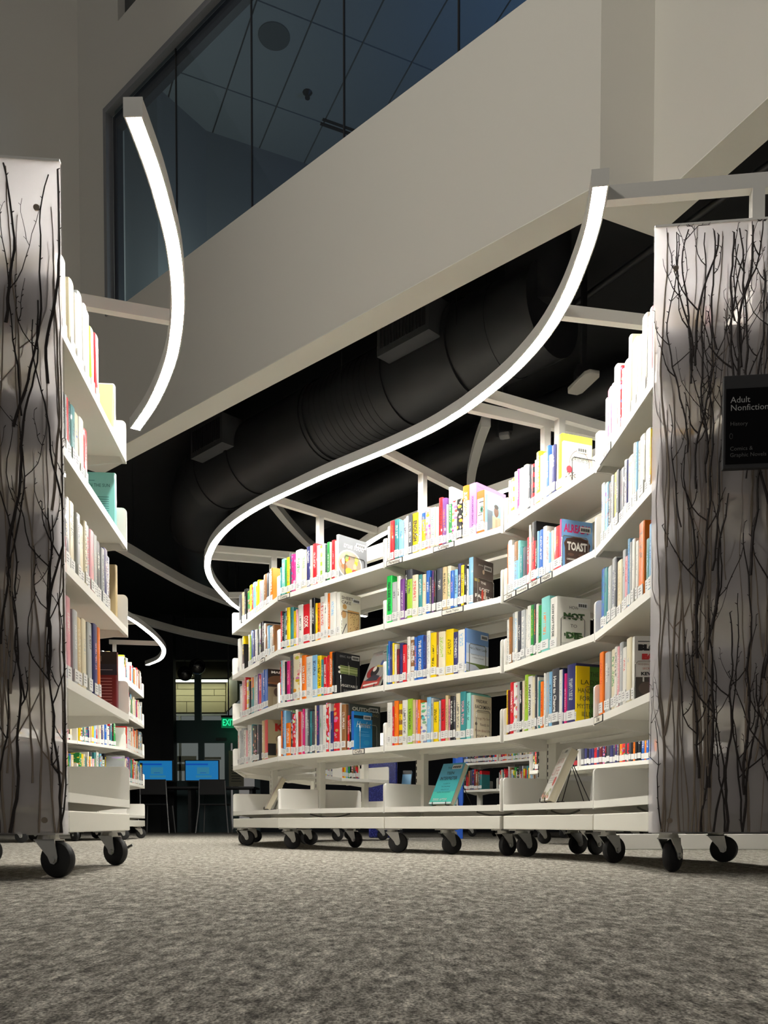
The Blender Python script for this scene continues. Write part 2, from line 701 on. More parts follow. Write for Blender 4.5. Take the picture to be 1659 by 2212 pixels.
for k in (0, 0.05):
    p = a - GA * k
    vs.prism([tuple(p), tuple(p + GB * 0.42), tuple(p + GB * 0.42 - GA * 0.022), tuple(p - GA * 0.022)], ZC - 0.008, ZC + 0.004)
tag(vs.build('air_slot', BLACKM, None, origin=(a.x, a.y, ZC)), 'two-slot black linear air vent in the ceiling behind the glass', 'vent')
dusk = bpy.data.lights.new('dusk_fill', 'POINT')  # unseen point light added in place of blue dusk from outside windows
dusk.energy = 13
dusk.color = (0.22, 0.5, 1.0)
dusk.shadow_soft_size = 0.3
dk = link('dusk_fill', dusk, None, (1.35, 6.1, 4.6))
room = bpy.data.lights.new('room_fill', 'POINT')  # unseen fill light added to brighten the tiled ceiling
room.energy = 7
room.color = (0.85, 1.0, 0.9)
room.shadow_soft_size = 0.3
link('room_fill', room, None, (-1.2, 6.75, 4.3))

# dark plenum above the stacks
bc = MB()
edge = [LE - GA * TH, CL + WN * TH, IN1, IN2, RE + GB * TH]
plan = [tuple(p) for p in edge] + [(14, -0.2), (14, 22), (-14, 22), (-14, edge[0].y)]
bc.prism(plan, 3.72, 3.8)
struct('ceiling', bc, BLACKC)
bl = MB()
bl.box((-9.2, 4.4, 0), (-9.0, 22, 3.72))
struct('wall_far_left', bl, BLACKC)
br = MB()
br.box((9.0, 1.2, 0), (9.2, 22, 3.72))
struct('wall_far_right', br, BLACKC)

# ---------------------------------------------------------------- shelving
ZS = [1.45, 1.145, 0.84, 0.535, 0.23]
D, SD, LIP, PH = 0.28, 0.262, 0.026, 0.12
ZRB, ZRT = 0.122, 0.181


def caster_parts():
    c = MB()
    c.box((-0.045, -0.032, 0.1155), (0.045, 0.032, 0.1205))
    c.tube([(0, 0, 0.104), (0, 0, 0.1155)], [0.03, 0.027], 14)
    for sgn in (-1, 1):
        y0, y1 = sgn * 0.0195, sgn * 0.0225
        prof = [(-0.03, 0.104), (0.034, 0.104), (0.043, 0.058), (0.041, 0.044), (0.031, 0.037), (0.021, 0.040), (0.012, 0.058)]
        n = len(prof)
        k = len(c.v)
        c.v += [(x, y0, z) for x, z in prof] + [(x, y1, z) for x, z in prof]
        c.f += [tuple(range(k, k + n)), tuple(range(k + 2 * n - 1, k + n - 1, -1))]
        c.m += [0, 0]
        for i in range(n):
            j = (i + 1) % n
            c.f.append((k + i, k + n + i, k + n + j, k + j))
            c.m.append(0)
    c.box((-0.03, -0.0225, 0.1005), (0.034, 0.0225, 0.104))
    c.tube([(0.029, -0.028, 0.05), (0.029, 0.028, 0.05)], 0.0085, 12)
    w = MB()
    prof = [(0.008, -0.017), (0.030, -0.015), (0.038, -0.0135), (0.046, -0.012), (0.05, -0.006), (0.05, 0.006), (0.046, 0.012), (0.038, 0.0135), (0.030, 0.015), (0.008, 0.017)]
    n = 28
    for i in range(n):
        a = 2 * math.pi * i / n
        w.v += [(0.029 + r * math.cos(a), y, 0.05 + r * math.sin(a)) for r, y in prof]
    q = len(prof)
    for i in range(n):
        for j in range(q - 1):
            a, b = i * q, ((i + 1) % n) * q
            w.f.append((a + j, b + j, b + j + 1, a + j + 1))
            w.m.append(0)
    bk = MB()
    bk.box((0.02, 0.022, 0.045), (0.05, 0.026, 0.085))
    bk.tube([(0.03, 0.027, 0.055), (0.055, 0.033, 0.062), (0.078, 0.033, 0.072)], [0.007, 0.006, 0.004], 6)
    bk.tube([(0.03, 0.027, 0.05), (0.012, 0.034, 0.032)], [0.006, 0.005], 6)
    return c.mesh('caster', CHROME, smooth=True), w.mesh('wheel', RUBBER, smooth=True), bk.mesh('brake_lever', CHROME)


CAST = caster_parts()


def caster(root, x, y, rot, brake=False):
    o = link('caster', CAST[0], root)
    o.location = Vector((x, y, 0)) - Vector(root.location)
    o.rotation_euler = (0, 0, rot)
    link('wheel', CAST[1], o)
    if brake:
        link('brake_lever', CAST[2], o)
    return o


class Unit:
    pass


def joint_normals(pts):
    P = [V2(p) for p in pts]
    seg = [(P[i + 1] - P[i]).normalized() for i in range(len(P) - 1)]
    nn = [Vector((-s.y, s.x)) for s in seg]
    out = []
    for i in range(len(P)):
        if i == 0:
            out.append(nn[0])
        elif i == len(P) - 1:
            out.append(nn[-1])
        else:
            b = (nn[i - 1] + nn[i]).normalized()
            out.append(b / b.dot(nn[i]))
    return P, out


def offset_run(P, NN, dist):
    return [p + n * dist for p, n in zip(P, NN)]


def unit(label, pts, normals=None, levels=(0, 1, 2, 3, 4), gap=(0.004, 0.004), back=True, tops=True, slots=False, mid_casters=(), brakes=True, seed=0):
    """one mobile run of double-sided bays; pts run along the front edge with the aisle on the right"""
    U = Unit()
    rnd = random.Random(seed)
    P, NN = joint_normals(pts)
    if normals:
        for i, n in normals.items():
            NN[i] = V2(n)
    c = sum((p for p in P), Vector((0, 0))) / len(P) + NN[0] * D
    root = thing('bookshelf', (c.x, c.y, 0), label, 'bookshelf', 'curved mobile bookshelves')
    U.root, U.P, U.N, U.shelf = root, P, NN, {}
    nb = len(P) - 1
    ctr = offset_run(P, NN, D)
    bk = offset_run(P, NN, 2 * D)
    for i in range(nb):
        sides = [('front', P[i], P[i + 1], NN[i], NN[i + 1])]
        if back:
            sides.append(('back', bk[i + 1], bk[i], -NN[i + 1], -NN[i]))
        for side, a, b, na, nb_ in sides:
            u = (b - a).normalized()
            n = Vector((-u.y, u.x))
            ga = gap[0] if i == 0 else 0.004
            gb = gap[1] if i == nb - 1 else 0.004
            if side == 'back':
                ga, gb = gb, ga
            a1, b1 = a + u * ga, b - u * gb
            # plan corners of the board
            qa, qb = a1 + na * SD, b1 + nb_ * SD
            for l in levels:
                z = ZS[l]
                m = MB()
                m.prism([tuple(a1), tuple(b1), tuple(qb), tuple(qa)], z - 0.006, z)
                m.prism([tuple(a1), tuple(b1), tuple(b1 + n * 0.012), tuple(a1 + n * 0.012)], z - LIP, z - 0.006)
                m.prism([tuple(qa - n * 0.012), tuple(qb - n * 0.012), tuple(qb), tuple(qa)], z - LIP, z - 0.006)
                sh = m.build('shelf', WHITE, root)
                if side == 'front':
                    U.shelf[(i, l)] = (sh, a, u, n, (b - a).length)
                for e, (p, nv, sg) in enumerate(((a1, na, 1), (b1, nb_, -1))):
                    # end plate: a bent sheet with a rounded front corner
                    r = 0.016
                    prof = [(0, z - LIP - 0.004)]
                    prof += [(r - r * math.cos(t * math.pi / 8), z + PH - r + r * math.sin(t * math.pi / 8)) for t in range(5)]
                    prof += [(SD, z + PH), (SD, z - LIP - 0.03), (SD - 0.03, z - LIP - 0.03), (0.05, z - LIP - 0.004)]
                    nv_ = nv.normalized()
                    t3 = Vector((-nv_.y, nv_.x)) * 0.0022
                    k = MB()
                    A = [(p.x + nv_.x * s - t3.x, p.y + nv_.y * s - t3.y, zz) for s, zz in prof]
                    B = [(p.x + nv_.x * s + t3.x, p.y + nv_.y * s + t3.y, zz) for s, zz in prof]
                    q = len(prof)
                    k.v = A + B
                    k.f = [tuple(range(q)), tuple(range(2 * q - 1, q - 1, -1))] + [(j, q + j, q + (j + 1) % q, (j + 1) % q) for j in range(q)]
                    k.m = [0] * len(k.f)
                    # folded front flange
                    fl = u * sg * 0.016
                    f0 = p + nv_ * 0.001
                    k.prism([tuple(f0), tuple(f0 + fl), tuple(f0 + fl + nv_ * 0.003), tuple(f0 + nv_ * 0.003)], z - LIP, z + 0.002)
                    k.build('end_plate', PLATE, sh)
            # base rail
            m = MB()
            m.prism([tuple(a1), tuple(b1), tuple(b1 + n * 0.022), tuple(a1 + n * 0.022)], ZRB, ZRT)
            bevel(m.build('base_rail', RAILW, root), 0.003)
    # core: uprights, spine rails, cross members
    for i in range(nb + 1):
        nv = NN[i].normalized()
        tv = Vector((nv.y, -nv.x))
        sgn = 0.03 if i == 0 else (-0.03 if i == nb else 0)
        cc = ctr[i] + tv * sgn
        pl = [cc + tv * x + nv * y for x, y in ((-0.028, -0.018), (0.028, -0.018), (0.028, 0.018), (-0.028, 0.018))]
        m = MB()
        m.prism([tuple(p) for p in pl], ZRB, 1.675 if tops else ZS[min(levels)] + 0.2)
        up = m.build('upright', WHITE, root)
        if slots:
            sl = MB()
            for k in range(44):
                z = 0.2 + k * 0.0325
                p = cc - tv * 0.0265 - nv * 0.0186
                sl.prism([tuple(p), tuple(p + tv * 0.005), tuple(p + tv * 0.005 + nv * 0.002), tuple(p + nv * 0.002)], z, z + 0.02)
            tag(sl.build('slots', SLOT, up), kind='stuff')
        m = MB()
        e0, e1 = P[i] + tv * sgn + nv * 0.01, bk[i] + tv * sgn - nv * 0.01
        m.bar((e0.x, e0.y, 0.15), (e1.x, e1.y, 0.15), 0.03, 0.05)
        m.build('cross_member', RAILW, root)
    for i in range(nb):
        m = MB()
        d = (ctr[i + 1] - ctr[i]).normalized()
        p, q = ctr[i] + d * 0.03, ctr[i + 1] - d * 0.03
        if tops:
            m.bar((p.x, p.y, 1.637), (q.x, q.y, 1.637), 0.03, 0.075)
            m.build('top_rail', WHITE, root)
        m = MB()
        m.bar((p.x, p.y, 0.19), (q.x, q.y, 0.19), 0.03, 0.05)
        m.build('bottom_rail', WHITE, root)
    # casters
    spots = []
    for i in range(nb + 1):
        nv = NN[i].normalized()
        tv = Vector((nv.y, -nv.x))
        sgn = 0.06 if i == 0 else (-0.06 if i == nb else 0)
        for dd in (0.06, 2 * D - 0.06):
            spots.append(P[i] + nv * dd + tv * sgn)
    for i in mid_casters:
        spots.append((P[i] + P[i + 1]) / 2 + NN[i].normalized() * 0.05)
    U.casters = []
    for p in spots:
        U.casters.append(caster(root, p.x, p.y, rnd.uniform(-0.6, 0.9), brakes and rnd.random() < 0.4))
    U.ctr, U.bk = ctr, bk
    return U


PA = [(-1.025, 5.82), (-.612, 4.96), (0, 4.315), (.522, 3.793), (.77, 3.154), (.787, 2.515)]
_, NA = joint_normals(PA)
UA = unit('long white curved bookshelf of three bays in the middle of the picture', PA[:4], {3: NA[3], 0: (0.93, 0.37)},
          gap=(0.004, 0.012), slots=True, mid_casters=(2,), seed=3)
UB = unit('white bookshelf of two bays ending in the right-hand twig panel', PA[3:], {0: NA[3], 2: (0.994, -0.11)},
          gap=(0.012, 0.004), slots=True, seed=5)
PC = [(-.842, 2.26), (-.913, 3.081)]
UC = unit('white bookshelf at the left edge behind the left-hand twig panel', PC, {0: (-0.996, -0.087), 1: (-0.996, -0.087)}, seed=8)
PD = [(-2.8, 6.55), (-2.56, 7.18), (-2.345, 7.81), (-2.44, 8.75)]
UD = unit('far white bookshelf seen past the end of the left bookshelf', PD, seed=9)
PG = [(-.35, 8.05), (-.85, 7.55), (-1.1, 6.75), (-1.03, 5.9)]
UG = unit('white bookshelf curving away behind the long middle bookshelf', PG, {3: (0.93, 0.37)}, levels=(2, 3, 4), tops=False, seed=10)
PE = [(0.9, 9.85), (1.25, 9.5), (1.8, 8.7)]
UE = unit('distant white bookshelf glimpsed under the middle shelves, beside the blue panel', PE, levels=(2, 3, 4), tops=False, seed=11)
PF = [(1.06, 6.27), (1.31, 5.80), (1.64, 5.12)]
UF = unit('white bookshelf of dark paperbacks glimpsed under the shelves by the right panel', PF, levels=(2, 3, 4), tops=False, seed=12)


def end_panel(U, i, out, z1, seed, skip=None):
    """frosted slab with twigs set into it, screwed to the end of a run"""
    rnd = random.Random(seed)
    nv = U.N[i].normalized()
    o0 = U.P[i] + out * 0.003 - nv * 0.014
    ln = 2 * D + 0.03
    th = 0.014
    m = MB()
    m.prism([tuple(o0), tuple(o0 + nv * ln), tuple(o0 + nv * ln + out * th), tuple(o0 + out * th)], 0.119, z1)
    for k, f_ in enumerate(m.f):                       # frosted outer face, the rest clear
        if all(abs((V2(m.v[j]) - o0).dot(out) - th) < 1e-5 for j in f_):
            m.m[k] = 1
    pan = m.build('end_panel', [RESINC, RESIN], U.root)
    m = MB()
    a, b = o0 + nv * 0.002, o0 + nv * (ln - 0.002)
    m.prism([tuple(a), tuple(b), tuple(b + out * (th + 0.001)), tuple(a + out * (th + 0.001))], z1, z1 + 0.006)
    m.build('top_edge', mat('panel_top_edge', (0.85, 0.84, 0.8, 1), 0.4), pan)
    for s in (0.06, ln - 0.06):
        for z in (0.155, z1 - 0.12):
            m = MB()
            p = o0 + nv * s + out * th
            m.tube([(p.x, p.y, z), (p.x + out.x * 0.004, p.y + out.y * 0.004, z)], 0.008, 12)
            m.build('screw', mat('screw_bronze', (0.3, 0.25, 0.2, 1), 0.35, 1.0), pan)

    def place(s, z, dep):
        p = o0 + nv * s + out * dep
        return (p.x, p.y, z)

    def stem(s, z, length, r0, dep, mt, twig, wob):
        m = MB()
        n = max(6, int(length / 0.03))
        pts, rad, ang = [], [], rnd.uniform(-0.2, 0.2)
        step = length / n
        for k in range(n + 1):
            t = k / n
            pts.append((s, z))
            rad.append((r0 * (1 - 0.72 * t) + 0.0005) * rnd.uniform(0.9, 1.12))
            ang = ang * 0.72 + rnd.uniform(-wob, wob)
            s = min(max(s + math.sin(ang) * step, 0.005), ln - 0.005)
            z = z + math.cos(ang) * step
            if z > z1 - 0.004:
                break
        if len(pts) < 4:
            return
        m.tube([place(a, b, dep) for a, b in pts], rad[:len(pts)], 5)

        def buds(tp, r):
            for x, y in tp:
                if rnd.random() < 0.55:
                    sd = rnd.choice((-1, 1))
                    m.tube([place(x, y, dep), place(x + sd * rnd.uniform(0.003, 0.007), y + rnd.uniform(0.003, 0.007), dep)], [r, 0.0009], 4)

        def shoot(a, b, side, L, r, more):
            an = side * rnd.uniform(0.4, 0.95)
            tp, kk = [(a, b)], 7
            for q in range(kk):
                a = min(max(a + math.sin(an) * L / kk, 0.004), ln - 0.004)
                b = min(b + math.cos(an) * L / kk, z1 - 0.004)
                an = an * 0.7 + rnd.uniform(-0.22, 0.22)
                tp.append((a, b))
            m.tube([place(x, y, dep) for x, y in tp], [r * (1 - 0.1 * j) + 0.0003 for j in range(kk + 1)], 4)
            buds(tp[1:], r * 0.8)
            if more and rnd.random() < 0.5:
                x, y = tp[rnd.randint(2, 4)]
                shoot(x, y, -side, L * 0.55, r * 0.7, False)

        if twig:
            side = rnd.choice((-1, 1))
            for k in range(3, len(pts) - 1):
                a, b = pts[k]
                if rnd.random() < 0.17:
                    side = -side
                    shoot(a, b, side, rnd.uniform(0.08, 0.26), rad[k] * 0.7, True)
            buds(pts[1:], 0.0016)
        elif rnd.random() < 0.4:
            k = rnd.randint(3, len(pts) - 1)
            shoot(pts[k][0], pts[k][1], rnd.choice((-1, 1)), 0.3, rad[k] * 0.7, False)
        m.build('branch', mt, pan)

    for k in range(58):
        z = rnd.choice((0.122, rnd.uniform(0.15, 1.6), rnd.uniform(0.15, 1.5), rnd.uniform(0.5, 1.65)))
        stem(rnd.uniform(0.006, ln - 0.006), z, rnd.uniform(0.3, 0.85), rnd.uniform(0.0014, 0.0048), th + 0.0004, BRANCH_D, True, 0.17)
    for k in range(60):
        z = rnd.choice((0.122, rnd.uniform(0.15, 1.0)))
        stem(rnd.uniform(0.01, ln - 0.01), z, rnd.uniform(0.6, 1.6), rnd.uniform(0.0012, 0.0042), th - 0.0012, BRANCH_P, False, 0.07)
    return pan


end_panel(UB, 2, V2((-0.11, -0.994)).normalized(), 1.845, 21)
end_panel(UC, 0, V2((0.087, -0.996)).normalized(), 1.836, 33)


def cable(U, a, b, sag, z):
    m = MB()
    pts = []
    for k in range(13):
        t = k / 12
        pts.append((a[0] + (b[0] - a[0]) * t, a[1] + (b[1] - a[1]) * t, z - sag * 4 * t * (1 - t)))
    m.tube(pts, 0.004, 6)
    m.build('cable', mat('grey_cable', (0.16, 0.155, 0.14, 1), 0.5), U.root, smooth=True)


def along(U, i, t, v):
    u = (U.P[i + 1] - U.P[i]).normalized()
    p = U.P[i] + u * t + Vector((-u.y, u.x)) * v
    return (p.x, p.y)


cable(UB, along(UB, 1, 0.2, 0.1), along(UB, 1, 0.5, 0.12), 0.02, 0.202)
cable(UA, along(UA, 2, 0.5, 0.12), along(UA, 2, 0.72, 0.14), 0.018, 0.202)
cable(UB, along(UB, 0, 0.18, 0.14), along(UB, 0, 0.36, 0.16), 0.016, 0.202)
cable(UA, along(UA, 1, 0.12, 0.14), along(UA, 1, 0.4, 0.2), 0.018, 0.202)
cable(UC, along(UC, 0, 0.1, 0.12), along(UC, 0, 0.45, 0.14), 0.016, 0.202)

# ---------------------------------------------------------------- strip lights over the shelves
ZL = 1.955


def strip_light(label, pts, arms, z=ZL, lit=True, w=0.048, h=0.046, hang=None, seg=()):
    path = smooth_path(pts)
    c = path[len(path) // 2]
    root = thing('strip_light', (c.x, c.y, z), label, 'light')
    n = len(path)
    nr = []
    for i in range(n):
        d = (path[min(i + 1, n - 1)] - path[max(i - 1, 0)]).normalized()
        nr.append(Vector((-d.y, d.x)))

    def sweep(prof, name, mt):
        m = MB()
        q = len(prof)
        for p, r in zip(path, nr):
            m.v += [(p.x + r.x * a, p.y + r.y * a, z + b) for a, b in prof]
        for i in range(n - 1):
            for j in range(q):
                k = (j + 1) % q
                m.f.append((i * q + j, (i + 1) * q + j, (i + 1) * q + k, i * q + k))
                m.m.append(0)
        m.f += [tuple(range(q)), tuple(range((n - 1) * q + q - 1, (n - 1) * q - 1, -1))]
        m.m += [0, 0]
        o = m.build(name, mt, root, smooth=True)
        bm = bmesh.new()
        bm.from_mesh(o.data)
        bmesh.ops.recalc_face_normals(bm, faces=bm.faces)
        bm.to_mesh(o.data)
        bm.free()
        return o

    a, t = w / 2, 0.004
    sweep([(-a, 0), (-a + t, 0), (-a + t, 0.009), (a - t, 0.009), (a - t, 0), (a, 0), (a, h), (-a, h)], 'housing', STRIPW)
    sweep([(-a + t + 0.0006, 0.001), (a - t - 0.0006, 0.001), (a - t - 0.0006, 0.007), (-a + t + 0.0006, 0.007)], 'diffuser', LEDM if lit else LEDOFF)
    for k, e in ((0, -1), (n - 1, 1)):
        p, r = path[k], nr[k]
        d = Vector((r.y, -r.x)) * e
        m = MB()
        m.prism([tuple(p - r * (a + 0.001)), tuple(p + r * (a + 0.001)), tuple(p + r * (a + 0.001) + d * 0.004), tuple(p - r * (a + 0.001) + d * 0.004)], z - 0.001, z + h + 0.001)
        m.build('end_cap', STRIPW, root)
    for (pc, back) in arms:
        pc = V2(pc)
        q = min(path, key=lambda s: (s - pc).length)
        d = (pc - q).normalized()
        s0, s1 = q + d * (a + 0.002), pc + d * back
        m = MB()
        m.bar((s0.x, s0.y, z + 0.022), (s1.x, s1.y, z + 0.022), 0.03, 0.042)
        m.build('arm', STRIPW, root)
        m = MB()
        m.bar((pc.x, pc.y, 1.675), (pc.x, pc.y, z + 0.002), 0.034, 0.034, up=(d.x, d.y, 0))
        m.build('post', STRIPW, root)
    if hang:
        for (x, y) in hang:
            m = MB()
            m.tube([(x, y, z + h), (x, y, 3.72)], 0.0025, 5)
            m.build('hanger', BLACKM, root)
    return root


SR = [(0.614, 2.494), (0.632, 2.64), (0.637, 2.80), (0.629, 3.014), (0.594, 3.24), (0.526, 3.46), (0.44, 3.65), (0.352, 3.812)]
SA = [(0.350, 3.815), (0.217, 4.0), (0.017, 4.213), (-0.262, 4.475), (-0.46, 4.68), (-0.718, 4.962), (-0.922, 5.25), (-1.081, 5.56), (-1.189, 5.86)]
SG = [(-1.190, 5.864), (-1.25, 6.13), (-1.283, 6.45), (-1.274, 6.82), (-1.237, 7.2), (-1.12, 7.6), (-0.86, 7.98), (-0.5, 8.25)]


def cpt(U, i, t=0.0):
    nv = U.N[i].normalized()
    p = U.ctr[i] + Vector((nv.y, -nv.x)) * t
    return (p.x, p.y)


BKO = 0.19


def back_run(U, e0=0.0, e1=0.0):
    P = offset_run(U.P, U.N, 2 * D + BKO)
    d0, d1 = (P[0] - P[1]).normalized(), (P[-1] - P[-2]).normalized()
    P = [P[0] + d0 * e0] + P[1:-1] + [P[-1] + d1 * e1]
    return [tuple(p) for p in P]


strip_light('glowing curved strip light above the right bays, nearest end turned to the right-hand panel', SR, [(cpt(UB, 2, -0.03), D + BKO - 0.026), (cpt(UB, 1), D + BKO - 0.03), (cpt(UB, 0, 0.05), D + BKO - 0.03)])
strip_light('glowing curved strip light above the long middle bookshelf', SA, [(cpt(UA, 3, -0.04), D + BKO - 0.03), (cpt(UA, 2), D + BKO - 0.03), (cpt(UA, 1), D + BKO - 0.03), (cpt(UA, 0, 0.05), D + BKO - 0.03)])
strip_light('strip light over the far side of the right bays, hidden behind their books', back_run(UB, -0.02, 0.0), [])
strip_light('strip light over the far side of the long middle bookshelf', back_run(UA, 0.0, -0.02), [])
strip_light('strip light over the far side of the left bookshelf, outside the frame', back_run(UC), [])
strip_light('glowing strip light curving away behind the far end of the middle bookshelf', SG, [(cpt(UG, 3, -0.03), 0.02), ((-0.62, 6.9), 0.02)])
SL = [(-0.642, 2.255), (-0.640, 2.35), (-0.640, 2.45), (-0.646, 2.57), (-0.659, 2.73), (-0.686, 2.9), (-0.722, 3.064), (-0.768, 3.222), (-0.826, 3.39), (-0.914, 3.589), (-1.015, 3.785), (-1.14, 3.99)]
strip_light('glowing curved strip light above the left bookshelf, square end towards us', SL, [(cpt(UC, 1, -0.03), D + BKO - 0.03)])
SDD = [(-2.45, 6.9), (-2.262, 7.5), (-2.223, 8.138), (-2.25, 8.7), (-2.315, 9.071), (-2.472, 9.503), (-2.701, 9.833)]
strip_light('small far glowing strip light arc past the left bookshelf', SDD, [(cpt(UD, 3, -0.03), 0.05), (cpt(UD, 2), 0.05)])
strip_light('glowing strip light seen between the middle shelves, behind them', [(-0.75, 7.02), (-0.45, 7.35), (-0.156, 7.545)], [])
strip_light('unlit curved strip light crossing behind the second post of the middle bookshelf', [(-0.893, 7.0), (-0.836, 7.331), (-0.777, 7.632), (-0.70, 7.958), (-0.55, 8.4)], [], z=2.7, lit=False, w=0.06, h=0.06, hang=[(-0.6, 8.25)])
strip_light('unlit hanging strip light with its square end towards us, above the purple book', [(0.655, 5.60), (0.645, 5.8), (0.64, 6.05), (0.645, 6.4), (0.68, 6.8), (0.75, 7.2)], [], z=2.7, lit=False, w=0.06, h=0.06, hang=[(0.655, 5.62)])
strip_light('unlit grey strip light crossing the dark ceiling from the left bookshelf to the middle one', [(-2.6, 7.75), (-2.445, 8.174), (-2.296, 8.767), (-2.081, 9.492), (-1.745, 10.196), (-1.4, 10.8)], [], z=2.7, lit=False, w=0.09, h=0.09, hang=[(-2.4, 8.3), (-1.75, 10.2)])
strip_light('farthest unlit grey strip light low over the glazed entrance', [(-3.3, 10.6), (-3.112, 10.963), (-2.691, 11.683), (-2.138, 12.281), (-1.6, 12.8)], [], z=2.7, lit=False, w=0.08, h=0.08, hang=[(-2.69, 11.68)])

